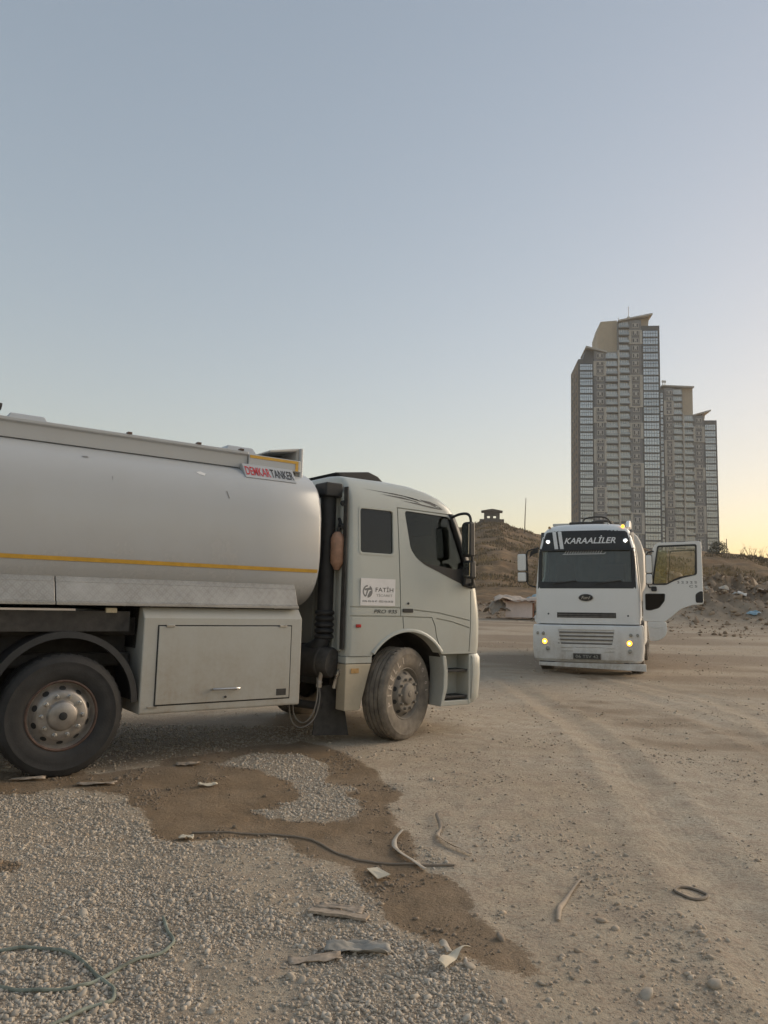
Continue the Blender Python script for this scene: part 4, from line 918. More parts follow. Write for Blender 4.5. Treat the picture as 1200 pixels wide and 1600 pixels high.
mp_ = MB().prism([(-1.082,2.785),(-.962,2.945),(-.80,2.945),(-.95,2.785)], -1.975, -1.375, 'x').build('maker_plate', M['tank1'], T1, smooth=0, bevel=.004)
mk = lambda cx: (lambda a, b: (cx+a, -1.022+.75*b-.004, 2.865+b))
lettering('lettering', 'DEMKAR', mk(-1.815), M['red_ink'], mp_, .285, .098, bold=.012); lettering('lettering', 'TANKER', mk(-1.53), M['black_ink'], mp_, .272, .098, bold=.012)
RY = -.915
MB().prism([(RY-.02,2.90),(RY+.04,2.90),(RY+.04,3.075),(RY-.055,3.075),(RY-.055,3.045),(RY-.03,3.03)], -8.3, -1.90, 'x').build('top_rail', M['tank1'], T1, smooth=0, bevel=.006)
MB().prism([(.905-.04,2.90),(.905+.02,2.90),(.95,3.075),(.865,3.075)], -8.3, -1.90, 'x').build('top_rail', M['tank1'], T1, smooth=0, bevel=.006)
MB().box(-1.895, -1.27, RY-.045, RY+.11, 2.93, 3.055).build('rail_end_panel', M['tank1'], T1, smooth=0, bevel=.006)
MB().box(-1.88, -1.30, RY-.049, RY-.044, 3.015, 3.045).build('yellow_marking', M['yellow'], T1, smooth=0)
MB().box(-1.335, -1.30, RY-.049, RY-.044, 2.935, 3.014).build('yellow_marking', M['yellow'], T1, smooth=0)
fr = MB(); fr.prism([(-1.30,2.80),(-1.24,2.80),(-1.235,3.16),(-1.26,3.205),(-1.62,3.14),(-1.62,3.12),(-1.29,3.17)], -.90, .90, 'y').build('spill_coaming', M['tank2'], T1, smooth=0, bevel=.006)
MB().box(-1.27, -1.232, RY-.03, RY+.01, 2.80, 3.20).build('coaming_edge', M['tank1'], T1, smooth=0, bevel=.008)
MB().box(-8.3, -1.3, -.5, .5, 2.97, 3.09).build('catwalk', M['tank1'], T1, smooth=0, bevel=.01)
for x_ in (-1.79, -3.98, -6.2):
    m = MB(); b_ = [(x_-.27,-.62,3.0),(x_+.27,-.62,3.0),(x_+.27,.2,3.0),(x_-.27,.2,3.0)]; t_ = [(x_-.14,-.50,3.215),(x_+.16,-.50,3.215),(x_+.16,.1,3.215),(x_-.14,.1,3.215)]
    m.loft([b_, t_]); m.build('manhole_cover', M['tank1'], T1, smooth=0, bevel=.012)
MB().tube(smooth_path([(-4.42,-.5,3.05),(-4.40,-.5,3.2),(-4.32,-.5,3.26),(-4.2,-.5,3.25)], 4), .035, 8).build('vent_pipe', M['dkgrey'], T1)
for x_ in (-2.45, -3.15, -1.98): MB().box(x_-.02, x_+.02, RY-.06, RY+.0, 3.075, 3.095).build('rail_bracket', M['rim_ring'], T1, smooth=0)
for a_, b_ in ((-8.3, -3.775), (-3.765, -1.39)):
    p_ = MB(); prof = [(-1.10,1.715),(-1.135,1.70),(-1.155,1.655),(-1.165,1.648),(-1.225,1.485),(-1.25,1.478),(-1.25,1.450),(-1.05,1.450),(-1.05,1.715)]
    p_.prism(prof, a_, b_, 'x').build('diamond_plate', M['plate_metal'], T1, smooth=0, bevel=.004)
# tool locker
lk = MB().prism([(-1.245,.48),(-1.25,.5),(-1.25,1.345),(-1.17,1.442),(-.6,1.442),(-.6,.48)], -3.0, -1.345, 'x').build('locker', M['box1'], T1, smooth=0, bevel=.01)
MB().box(-2.868, -1.463, -1.2515, -1.24, .548, 1.282).build('door_gap_strip', M['hub_gap'], lk, smooth=0)  # dark sheet behind the door, paints the shaded gap round it
ld = MB().box(-2.856, -1.475, -1.259, -1.245, .56, 1.27).build('locker_door', M['box1'], lk, smooth=0, bevel=.004)
MB().tube(smooth_path([(-2.30,-1.258,.675),(-2.29,-1.30,.68),(-2.06,-1.30,.68),(-2.05,-1.258,.675)], 4), .011, 6).build('handle', M['chrome'], lk)
for x_ in (-2.75, -1.57): MB().box(x_-.04, x_+.04, -1.268, -1.25, 1.262, 1.285).build('hinge', M['chrome'], lk, smooth=0, bevel=.003)
MB().lathe([(0,0),(.012,0),(.012,.01),(0,.011)], (-2.17,-1.258,.60), n=10).build('lock', M['dkgrey'], lk)
MB().box(-1.62, -1.51, -1.2605, -1.258, .585, .65).build('label_plate', M['dkgrey'], lk, smooth=0)
MB().box(-2.93, -2.84, -1.2605, -1.25, .535, .548).build('latch', M['chrome'], lk, smooth=0)
MB().box(-3.32, -3.22, -1.16, -1.12, 1.385, 1.43).build('side_marker', M['white_lens'], T1, smooth=0, bevel=.006)
# rear mudguard
def mudguard(xc):
    m = MB(); ring = []
    for a in np.linspace(-6+14, 172, 28):
        r_ = .625+.085*math.sin(R(max(0, min(180, a)))); c, s_ = math.cos(R(a)), math.sin(R(a))
        ring.append([(xc+q*c, y_, .515+q*s_) for q, y_ in ((r_,-1.245),(r_-.055,-1.25),(r_-.06,-1.235),(r_-.018,-1.225),(r_-.018,-.75),(r_,-.75))])
    return m.loft(ring).build('mudguard', M['black'], T1, smooth=40)
mudguard(-3.65)
make_wheel(T1, (.03, -1.09, TR), R(20), 'tyre_dusty', 'rim_dusty', True)
make_wheel(T1, (.03, 1.09, TR), R(20), 'tyre_dusty', 'rim_dusty', False, True)
wr_ = make_wheel(T1, (-3.65, -1.09, TR), 0, 'tyre_dark', 'rim_silver', False, False, 'rim_ring')
for loc, fl in (((-3.65,1.09,TR), PI), ((-5.9,-1.09,TR), 0), ((-5.9,1.09,TR), PI), ((-7.25,-1.09,TR), 0), ((-7.25,1.09,TR), PI)):
    c = copy_tree(wr_, T1); c.location = loc; c.rotation_euler = (0, 0, fl)

# ================================================================ far tanker truck facing the camera, left door open (local: x forward)
T2 = empty('tanker_truck', (4.728, 17.794, gz(4.9, 18.5)-.01), R(250), rx=R(1.0)); tag(T2, 'white tanker truck seen from the front with its door open and fog lamps lit', 'truck', 'white tanker trucks')
C2 = [(1.10,-.03,-2.05,1.165,.26,4.2),(1.17,-.03,-2.05,1.17,.26,4.2),(1.98,-.06,-2.05,1.165,.26,4.2),(2.9,-.20,-2.05,1.10,.26,4.2),(3.2,-.26,-2.05,1.03,.28,3.8),(3.34,-.30,-2.05,.985,.3,3.4),(3.42,-.37,-2.03,.93,.34,3.0),(3.48,-.46,-2.0,.86,.4,2.8),(3.52,-.6,-1.97,.77,.4,2.6),(3.55,-.8,-1.9,.6,.35,2.4),(3.56,-.95,-1.8,.45,.3,2.4)]
wso = round_poly([(-1.10,1.985),(1.10,1.985),(1.035,2.9),(.93,3.325),(-.93,3.325),(-1.035,2.9)], .07)
dopen = round_poly([(-.42,1.3),(-.36,2.0),(-.48,2.95),(-1.45,2.98),(-1.5,1.75),(-1.1,1.5),(-.85,1.3)], .06)
arch2 = [(-1.3+.6*math.cos(R(a)), .62+.6*math.sin(R(a))) for a in np.linspace(-5, 185, 24)]+[(-1.9,.2),(-.7,.2)]
rwin = round_poly([(-.45,2.08),(-.52,2.92),(-1.4,2.95),(-1.38,2.3),(-.9,2.12)], .05)
cuts = [MB().prism(wso, -.6, .3, 'x'), MB().prism(dopen, .9, 1.5, 'y'), MB().prism(rwin, -1.5, -.9, 'y'), MB().prism(arch2, -1.5, 1.5, 'y')]
gr1 = round_poly([(-.66,1.42),(.66,1.42),(.67,1.30),(-.67,1.30)], .02)
cuts.append(MB().prism(gr1, -.045, .2, 'x'))
cab_shell('cab_body', C2, list(np.linspace(1.16, 1.98, 5))+list(np.linspace(2.1, 3.2, 8))+[3.27,3.34,3.38,3.42,3.45,3.48,3.50,3.52,3.535,3.55,3.56], cuts, M['cab2'], T2, .04)
front_panel('windscreen_sill', -1.11, 1.11, 1.975, 2.13, C2, .004, M['black'], T2, nz=2, thick=.05)
front_panel('windscreen', -1.09, 1.09, 2.12, 2.90, C2, -.012, M['glass_ws'], T2, thick=.006)
for y0_, y1_ in ((-1.105, -1.02), (1.02, 1.105)): front_panel('windscreen_border', y0_, y1_, 2.12, 2.92, C2, .003, M['black'], T2, ny=6, thick=.02)
vb = front_panel('sun_visor_band', -1.08, 1.08, 2.88, 3.345, C2, .003, M['black'], T2, nz=8, thick=.03)
vb2 = front_panel('visor_lip', -1.02, 1.02, 2.86, 2.90, C2, .05, M['black'], T2, nz=2, thick=.06)
def on_front(y, z, g=.006): return (front_x(y, z, C2)+g, y, z)
v, fs = text_mesh('KARAALİLER', 1, .3, .02, 1.17, .19); mm = MB(); mm.add([on_front(.10+a, 3.125+b, .008) for a, b in v], fs); mm.build('lettering', M['white_ink'], vb, smooth=0, normals=False)
for y0_ in (-.74, -.61):
    m = MB(); m.loft([[on_front(y0_-.06*(z-3.1)/.4+d, z, .008) for d in (0, .045, .085)] for z in np.linspace(2.905, 3.335, 7)], False, False, False); m.build('visor_stripe', M['white_ink'], vb, smooth=50)
m = MB()   # row of slanted outline letters on the glass under the visor
for k in range(15):
    y0_ = -.48+.058*k; m.add([on_front(y0_, 2.795), on_front(y0_+.012, 2.795), on_front(y0_+.05, 2.86), on_front(y0_+.038, 2.86)], [(0,1,2,3)])
m.add([on_front(-.52, 2.775), on_front(.42, 2.775), on_front(.47, 2.815), on_front(.455, 2.815), on_front(.412, 2.787), on_front(-.52, 2.787)], [(0,1,2,3,4,5)])
tag(m.build('windscreen_sticker', M['white_ink'], vb, smooth=0, normals=False), kind='stuff')
for y_ in (-.87, .90):
    b_ = MB().lathe([(0,0),(.06,0),(.06,.03),(.045,.035)], on_front(y_, 3.085, -.01), (1,0,.05), 16).build('visor_lamp', M['chrome'], T2)
    MB().lathe([(.030,.030),(.02,.045),(0,.05)], on_front(y_, 3.085, -.01), (1,0,.05), 16).build('lamp_lens', M['lamp_white'], b_)
# emblem, grille, bumper
em = MB(); em.lathe([(0,0),(.17,0),(.17,.012),(.155,.02),(0,.022)], (0,0,0), (1,0,0), 32)
em.v = [(x_+front_x(0, 1.76, C2), y_, z_*.5+1.765) for x_, y_, z_ in em.v]; emo = em.build('emblem', M['black'], T2)
er = MB(); er.lathe([(.155,.019),(.158,.025),(.168,.022),(.17,.010)], (0,0,0), (1,0,0), 32); er.v = [(x_+front_x(0, 1.76, C2), y_, z_*.5+1.765) for x_, y_, z_ in er.v]; er.build('emblem_rim', M['chrome'], emo)
lettering('emblem_text', 'Ford', lambda a, b: (front_x(0, 1.76, C2)+.0245, a, 1.765+b), M['chrome'], emo, .2, .07, shear=.3, bold=.004)
front_panel('upper_grille', -.66, .66, 1.30, 1.42, C2, .004, M['dkgrey'], T2, nz=2, thick=.03)
for k in range(2): front_panel('grille_slat', -.64, .64, 1.318+.045*k, 1.335+.045*k, C2, .014, M['grille_slat'], T2, nz=1, thick=.015)
for y_, z_ in ((-.86,1.385),(.92,1.355)): MB().lathe([(0,0),(.02,0),(.02,.008),(0,.01)], on_front(y_, z_, -.002), (1,0,0), 12).build('bonnet_plug', M['black'], T2)
B2 = [(.30,.02,-.75,1.17,.35,4.0),(.36,.07,-.75,1.22,.36,4.0),(.6,.09,-.75,1.245,.36,4.0),(1.0,.09,-.75,1.245,.36,4.0),(1.11,.07,-.75,1.235,.36,4.0),(1.135,.04,-.75,1.21,.34,4.0)]
bshell = cab_shell('bumper', B2, [.30,.33,.36,.45,.6,.8,1.0,1.06,1.11,1.135], [MB().prism(round_poly([(-.63,1.035),(.63,1.035),(.565,.70),(-.565,.70)], .02), .055, .3, 'x'), MB().prism(rrect(-.56,-.3,.61,.625,.004), .06, .3, 'x'), MB().prism(rrect(-.24,.4,.625,.64,.004), .06, .3, 'x'), MB().prism(rrect(.46,.62,.61,.625,.004), .06, .3, 'x'), MB().prism(rrect(-.55,-.3,.53,.55,.004), .06, .3, 'x'), MB().prism(rrect(.4,.6,.53,.55,.004), .06, .3, 'x')], M['cab2'], T2, .05)
MB().prism([(-.63,1.035),(.63,1.035),(.565,.70),(-.565,.70)], .0, .04, 'x').build('lower_grille', M['dkgrey'], T2, smooth=0)
for k in range(4): MB().box(.05, .085, -.60+.012*k*-1, .60-.012*k, .955-.083*k, .985-.083*k).build('grille_slat', M['grille_slat'], T2, smooth=0, bevel=.005)
def round_lamp(y_, z_, r_, lens, nm='fog_lamp'):
    x_ = front_x(y_, z_, B2); b_ = MB().lathe([(r_*1.35,-.01),(r_*1.35,.008),(r_*1.05,.012),(r_*.98,-.01)], (x_, y_, z_), (1,0,0), 20).build(nm, M['cab2'], T2)
    MB().lathe([(r_*.98,.0),(r_*.7,.018),(0,.026)], (x_, y_, z_), (1,0,0), 20).build('lens', M[lens], b_, smooth=40)
    if lens == 'lamp_amber': MB().lathe([(r_*.45,.026),(r_*.3,.032),(0,.034)], (x_, y_, z_), (1,0,0), 16).build('filament', M['lamp_amber_core'], b_)
round_lamp(-.935, .755, .06, 'lamp_amber'); round_lamp(.935, .745, .06, 'lamp_amber')
for y_, z_, r_ in ((-1.10,.94,.035), (-.97,.935,.04), (.97,.925,.04), (1.11,.925,.035)): round_lamp(y_, z_, r_, 'clear_lens', 'small_lamp')
round_lamp(.94, .565, .05, 'clear_lens', 'head_lamp'); round_lamp(-.87, .59, .05, 'clear_lens', 'head_lamp')
lp = MB().box(.085, .115, -.30, .32, .365, .50).build('number_plate', M['rim_dusty'], T2, smooth=0, bevel=.004)
MB().box(.1155, .117, -.28, .30, .38, .485).build('plate_face', M['dkgrey'], lp, smooth=0)
lettering('plate_text', '06 TSV 42', lambda a, b: (.1185, .01+a, .432+b), M['clear_lens'], lp, .50, .068, bold=.006)
MB().add([(.05,-1.08,.20),(.05,1.28,.13),(.05,1.28,.285),(.05,-1.08,.275),(-.06,-1.08,.20),(-.06,1.28,.13),(-.06,1.28,.285),(-.06,-1.08,.275)], [(0,1,2,3),(7,6,5,4),(0,4,5,1),(1,5,6,2),(2,6,7,3),(3,7,4,0)]).build('underrun_bar', M['cab2'], T2, smooth=0, bevel=.008)
MB().box(-.6, -.07, -.9, -.8, .2, .35).box(-.6, -.07, .8, .9, .2, .35).build('bar_bracket', M['chassis'], T2, smooth=0)
# roof
MB().prism(rrect(-.42, .40, 3.50, 3.60, .02), -1.3, -.75, 'x').build('roof_hatch', M['dkgrey'], T2, smooth=0, bevel=.02)
MB().box(-1.9, -1.0, -.85, .5, 3.53, 3.60).build('roof_rack', M['tank2'], T2, smooth=0, bevel=.02)
MB().prism([(-.55,3.42),(-1.95,3.50),(-1.95,3.66),(-1.5,3.68),(-.9,3.60)], .90, .985, 'y').build('roof_side_spoiler', M['cab2'], T2, smooth=0, bevel=.02)
for y_, mt in ((-.86, 'amber_lens'), (.84, 'lamp_amber')): MB().lathe([(0,0),(.036,0),(.036,.03),(.02,.05),(0,.052)], (-.50, y_, 3.43), (.2,0,1), 14).build('roof_lamp', M[mt], T2)
MB().tube([(-.6,.5,3.45),(-.62,.5,3.62)], .008, 5).build('aerial', M['black'], T2)
# interior
MB().box(-1.95, -.2, -1.08, 1.08, 1.25, 1.3).build('cab_floor', M['interior'], T2, smooth=0)
MB().prism([(-.12,1.3),(-.55,1.3),(-.55,2.0),(-.3,2.13),(-.14,2.1)], -1.05, 1.05, 'y').build('dashboard', M['interior'], T2, smooth=0, bevel=.03)
for y_ in (-.6, .6):
    s1 = MB().prism([(-.8,1.3),(-1.35,1.3),(-1.35,1.8),(-.8,1.78)], y_-.26, y_+.26, 'y').build('seat', M['seat'], T2, smooth=0, bevel=.04)
    MB().prism([(-1.25,1.78),(-1.40,1.78),(-1.50,2.62),(-1.36,2.62)], y_-.25, y_+.25, 'y').build('backrest', M['seat'], s1, smooth=0, bevel=.05)
m = MB(); cst = Vector((-.62,.6,2.12)); ax = Vector((-.6,0,.8)).normalized(); u = Vector((0,1,0)); v_ = ax.cross(u)
m.tube([cst+(u*math.cos(a)+v_*math.sin(a))*.23 for a in np.linspace(0, 2*PI, 25)], .016, 6); m.tube([cst-u*.22, cst+u*.22], .015, 5); m.tube([cst, cst-ax*.25], .03, 6); m.build('steering_wheel', M['black'], T2)
m = MB(); m.loft([[(-1.55+.03*math.sin(k*1.7), -1.05+.07*k, z) for k in range(31)] for z in (1.35, 3.1)], False, False, False); m.build('cab_curtain', M['interior_lt'], T2, smooth=60, normals=False)
# wipers
for y0_, y1_ in ((-.75, -.2), (.2, .8)): MB().tube([on_front(y0_, 2.08, .03), on_front((y0_+y1_)/2, 2.12, .035), on_front(y1_, 2.16, .03)], .012, 5).build('wiper', M['dkgrey'], T2)
# mirrors
def mirror2(sy, y0_, y1_, zz, x_, nm):
    for (z0_, z1_) in zz:
        mm = MB().prism(rrect(min(y0_, y1_), max(y0_, y1_), z0_, z1_, .035), x_-.10, x_+.0, 'x').build(nm, M['cab2'], T2, smooth=0, bevel=.03)
        MB().prism(rrect(min(y0_, y1_)-.012, max(y0_, y1_)+.012, z0_-.01, z1_+.01, .03), x_-.115, x_-.07, 'x').build('mirror_rim', M['black'], mm, smooth=0, bevel=.01)
mirror2(-1, -1.60, -1.40, ((2.40,2.80),(2.14,2.36)), -.2, 'mirror')
MB().tube(smooth_path([(-.35,-1.1,2.95),(-.28,-1.3,2.9),(-.26,-1.38,2.80),(-.26,-1.36,2.3),(-.27,-1.36,2.08),(-.33,-1.14,2.0)], 5), .016, 6).build('mirror_arm', M['black'], T2)
MB().prism([(-1.13,2.98),(-1.30,2.86),(-1.33,2.72),(-1.24,2.80),(-1.12,2.84)], -.36, -.3, 'x').build('mirror_bracket', M['black'], T2, smooth=0, bevel=.01)
# open left door: hinged at the front pillar, swung out square to the cab
D = empty('door_tmp', (0,0,0)); bpy.data.objects.remove(D)
DX = -.46
door_out = round_poly([(1.235,1.235),(1.70,1.225),(1.84,1.34),(2.05,1.52),(2.28,1.61),(2.535,1.635),(2.535,3.055),(1.60,3.035),(1.50,2.95),(1.30,2.0),(1.235,1.9)], .05, 4)
win_d = round_poly([(1.595,2.965),(2.43,2.985),(2.41,2.30),(2.1,2.23),(1.92,2.16),(1.76,2.07),(1.45,2.075)], .05, 4)
quar = round_poly([(1.30,1.86),(1.72,1.86),(1.70,1.70),(1.58,1.55),(1.40,1.49),(1.30,1.50)], .035, 4)
dm = MB().prism(door_out, DX-.05, DX, 'x'); door = dm.build('door', M['cab2'], T2, smooth=0)
for c in (win_d,):
    co = MB().prism(c, DX-.2, DX+.2, 'x').build('cutter', None, T2, smooth=0); b = door.modifiers.new('b', 'BOOLEAN'); b.object = co; b.solver = 'EXACT'
    bpy.context.view_layer.update(); me = bpy.data.meshes.new_from_object(door.evaluated_get(bpy.context.evaluated_depsgraph_get())); door.modifiers.clear(); door.data = me; bpy.data.objects.remove(co)
    me.materials.clear(); me.materials.append(M['cab2'])
bv = door.modifiers.new('bevel', 'BEVEL'); bv.width = .012; bv.segments = 2; bv.limit_method = 'ANGLE'; bv.angle_limit = R(50)
tag(door, 'open left cab door')
rp = lambda P, x: [(x, p[0], p[1]) for p in P]
def frame_ring(P, wd, x0_, x1_, nm, mat, par):
    inn = offset_poly(P, -wd); m = MB(); m.loft([rp(P, x0_), rp(P, x1_), rp(inn, x1_), rp(inn, x0_), rp(P, x0_)], True, False, False); return m.build(nm, mat, par, smooth=0)
frame_ring(offset_poly(win_d, .008), .045, DX-.055, DX+.008, 'window_frame', M['black'], door)
MB().prism(offset_poly(win_d, -.01), DX-.028, DX-.022, 'x').build('door_glass', M['glass_clear'], door, smooth=0)
inner = round_poly([(1.86,2.86),(2.41,2.87),(2.40,2.28),(2.05,2.21),(1.84,2.10),(1.79,2.10)], .05, 4)
frame_ring(inner, .03, DX-.12, DX-.08, 'inner_window_frame', M['black'], door)
MB().prism(round_poly([(1.50,2.90),(1.80,2.86),(1.76,2.10),(1.40,2.08)], .04), DX-.12, DX-.115, 'x').build('quarter_glass', M['glass_q'], door, smooth=0)
MB().prism(quar, DX-.01, DX+.006, 'x').build('lower_window', M['glass_dark'], door, smooth=0)
frame_ring(offset_poly(quar, .012), .022, DX-.01, DX+.009, 'lower_window_frame', M['black'], door)
MB().prism(quar, DX-.03, DX-.012, 'x').build('lower_window_backing', M['interior'], door, smooth=0)
MB().prism(round_poly([(2.37,1.665),(2.525,1.665),(2.53,1.92),(2.47,1.925),(2.37,1.86)], .04), DX-.01, DX+.012, 'x').build('door_handle', M['black'], door, smooth=0, bevel=.006)
lettering('lettering', '3232S', lambda a, b: (DX+.003, 2.20+a, 2.125+b), M['grey_ink'], door, .42, .055, bold=.02, spacing=1.5)
lettering('lettering', 'CS', lambda a, b: (DX+.003, 2.33+a, 2.035+b), M['grey_ink'], door, .17, .055, bold=.02, spacing=1.5)
MB().prism(round_poly([(1.32,1.225),(1.74,1.225),(1.745,1.0),(1.68,.88),(1.55,.80),(1.37,.785)], .05, 4), DX-.03, DX+.02, 'x').build('door_skirt', M['cab2'], door, smooth=0, bevel=.012)
MB().tube(smooth_path([(DX+.02,1.36,1.12),(DX+.03,1.5,1.09),(DX+.02,1.68,1.12)], 4), .008, 5).build('skirt_crease', M['cab2'], door)
mirror2(1, 1.33, 1.46, ((2.33,2.74),(2.08,2.31)), DX+.20, 'mirror')
MB().tube(smooth_path([(DX+.0,1.50,2.84),(DX+.1,1.42,2.82),(DX+.14,1.36,2.76),(DX+.14,1.37,2.4),(DX+.14,1.37,2.05),(DX+.06,1.42,2.0)], 5), .016, 6).build('mirror_arm', M['black'], door)
MB().prism(rrect(1.43, 1.55, 1.92, 2.03, .03), DX-.0, DX+.06, 'x').build('mirror_foot', M['black'], door, smooth=0, bevel=.01)
MB().lathe([(0,0),(.035,0),(.035,.05),(0,.055)], (DX+.02,1.37,2.80), (1,0,0), 12).build('mirror_joint', M['chrome'], door)
# tank, chassis, wheels
build_tank(T2, -9.6, -2.35, 2.62, 1.02, 1.25, M['tank2'], .2)
MB().box(-9.4, -2.6, -.55, .55, 3.6, 3.72).build('catwalk', M['tank2'], T2, smooth=0, bevel=.01)
m = MB()
for x_ in (-3.0, -4.2):
    MB().lathe([(0,0),(.28,0),(.30,.08),(.28,.16),(.1,.2),(0,.2)], (x_, .2, 3.68), (0,0,1), 20).build('manhole_cover', M['dkgrey'], T2)
    MB().tube(smooth_path([(x_+.3,-.3,3.66),(x_+.3,-.2,3.9),(x_+.2,.3,3.92),(x_+.2,.5,3.66)], 4), .02, 6).build('grab_rail', M['dkgrey'], T2)
for s_ in (-1, 1): MB().box(-9.4, -.2, s_*.44-.04, s_*.44+.04, .78, 1.05).build('chassis_rail', M['chassis'], T2, smooth=0)
MB().box(-9.2, -2.4, -1.0, 1.0, 1.3, 1.66).build('subframe', M['chassis'], T2, smooth=0)
MB().box(-2.2, -.25, -.6, .6, .5, 1.15).build('engine_block', M['chassis'], T2, smooth=0)
MB().box(-5.0, -2.4, -1.22, -.7, .6, 1.3).build('side_locker', M['tank2'], T2, smooth=0, bevel=.02); MB().box(-5.0, -2.4, .7, 1.22, .6, 1.3).build('side_locker', M['tank2'], T2, smooth=0, bevel=.02)
for s_ in (-1, 1):
    ring = [[(-1.3+q*math.cos(R(a)), y_, .62+q*math.sin(R(a))) for q, y_ in ((.6, s_*1.2), (.6, s_*.6), (.63, s_*.6), (.63, s_*1.22))] for a in np.linspace(0, 180, 18)]
    MB().loft(ring).build('mudguard', M['black'], T2, smooth=40)
wf = make_wheel(T2, (-1.3, -1.06, TR), 0, 'tyre_dusty', 'rim_dusty', False, False, None, True)
for x_ in (-1.3, -5.7, -7.05):
    for s_ in (-1, 1):
        if x_ == -1.3 and s_ == -1: continue
        c = copy_tree(wf, T2); c.location = (x_, s_*1.06, TR); c.rotation_euler = (0, 0, 0 if s_ < 0 else PI)
for x_ in (-1.3, -5.7, -7.05): MB().tube([(x_,-1,.515),(x_,1,.515)], .08, 8).build('axle', M['chassis'], T2)

# ================================================================ debris at the edge of the yard
M['pink_foam'] = plain('pale_pink_board', (.72, .59, .53), .85, var=.06, scale=2)
M['rust_side'] = plain('reddish_brown_board', (.33, .15, .085), .85, var=.15, scale=3)
M['cloth'] = plain('dirty_pale_cloth', (.56, .46, .38), .95, var=.15, scale=3, bmp=.01, bscale=15)
M['cloth2'] = plain('grey_brown_cloth', (.30, .25, .20), .95, var=.2, scale=3)
M['blue_plastic'] = plain('pale_blue_plastic_sheet', (.28, .42, .50), .5, var=.2, scale=3)
M['white_plastic'] = plain('white_plastic_scrap', (.62, .60, .56), .5, var=.1, scale=3)
M['teal_plastic'] = plain('teal_plastic_sheet', (.16, .33, .33), .5, var=.2, scale=3)
M['slab'] = plain('broken_concrete_slab', (.40, .35, .29), .9, var=.15, scale=3, bmp=.02, bscale=8)
def crumple(nx, ny, lx, ly, amp, seed, sag=0, thick=.006):
    g = np.random.default_rng(seed); X, Y = np.meshgrid(np.linspace(-.5, .5, nx), np.linspace(-.5, .5, ny)); Z = (fbm(X*3+seed*7.3+50, Y*3+50, 4, seed)-.5)*amp*2 + np.abs(fbm(X*5+seed+80, Y*5+80, 2, seed+5)-.5)*amp - sag*(X**2+Y**2)*4
    ex = 1+.25*(fbm(X*2+20, Y*4+20, 2, seed+9)-.5); m = MB(); m.loft([[(X[j, i]*lx*ex[j, i], Y[j, i]*ly*ex[j, i], Z[j, i]) for i in range(nx)] for j in range(ny)], False, False, False); return m
def sheet(name, loc, rz, lx, ly, amp, seed, mat, label, cat, n=18, sag=0, tilt=(0, 0), group=None):
    o = crumple(n, n, lx, ly, amp, seed, sag).build(name, M[mat], smooth=60, normals=False); md = o.modifiers.new('thickness', 'SOLIDIFY'); md.thickness = max(.002, lx*.006)
    o.location = loc; o.rotation_euler = (tilt[0], tilt[1], rz); return tag(o, label, cat, group)
def at(az, r, dz=0):
    x, y = polar(az, r); return (x, y, gz(x, y)+dz)
bx_, by_ = polar(10.1, 48); bz_ = CAM_H-.0158*48-.05
cb = empty('discarded_cabinet', (bx_, by_, bz_), R(-14)); tag(cb, 'pale pink boxy cabinet dumped among debris left of the far truck', 'cabinet')
MB().box(-.80, .80, -.35, -.32, .02, 1.02).build('front_panel', M['pink_foam'], cb, smooth=0, bevel=.01)
MB().box(-.80, .80, -.318, .5, 0, 1.0).build('carcass', M['slab'], cb, smooth=0, bevel=.02)
MB().box(.803, .90, -.36, .5, 0, 1.02).build('side_panel', M['rust_side'], cb, smooth=0, bevel=.01)
sheet('cloth_heap', (bx_-.25, by_, bz_+1.22), R(-10), 2.6, 1.4, .28, 3, 'cloth', 'pale crumpled cloth draped over the dumped pink cabinet', 'cloth', 22, .10)
sheet('board', (bx_+.1, by_-.25, bz_+1.09), R(-12), 1.9, .9, .10, 8, 'rust_side', 'warped reddish brown board lying on the dumped pink cabinet', 'board', 12, .05)
sheet('cloth_heap', (bx_-1.1, by_+.2, bz_+.85), R(20), 1.7, 1.2, .3, 5, 'cloth2', 'grey brown rags slumped at the left side of the dumped cabinet', 'cloth', 18, .35)
x, y = polar(11.35, 48.5); sheet('plastic_sheet', (x, y, bz_+1.35), R(10), 1.5, 1.1, .35, 9, 'blue_plastic', 'pale blue plastic sheet bundled on the debris behind the far truck', 'sheet', 20, .35)
x, y = polar(11.75, 48.0); sheet('plastic_sheet', (x, y, bz_+.75), R(40), .9, 1.2, .3, 11, 'teal_plastic', 'teal plastic sheet hanging below the blue bundle', 'sheet', 16, .5)
x, y = polar(11.55, 46.5); sheet('plastic_sheet', (x, y, bz_+.25), R(0), .7, .8, .25, 13, 'white_plastic', 'white plastic scrap beside the brown end of the cabinet', 'sheet', 14, .3)
VR = ico_variants(12, .38)
def rub(n, a0, a1, r0, r1, smin, smax, seed):
    g = np.random.default_rng(seed); az = np.radians(g.uniform(a0, a1, n)); r = g.normal((r0+r1)/2, (r1-r0)/4, n); x, y = r*np.sin(az), r*np.cos(az); return x, y, np.clip(g.lognormal(math.log(smin), .65, n), smin*.4, smax)
A = rub(6000, 14, 40, 44, 60, .042, .22, 1); B_ = rub(1200, -8, 12.5, 48, 58, .055, .3, 2); C_ = rub(700, 13, 45, 36, 47, .035, .12, 4)
tag(scatter('rubble', np.concatenate([A[0], B_[0], C_[0]]), np.concatenate([A[1], B_[1], C_[1]]), np.concatenate([A[2], B_[2], C_[2]]), M['rubble'], VR, .3), 'broken masonry and earth clods tipped along the edge of the yard', 'rubble', kind='stuff')
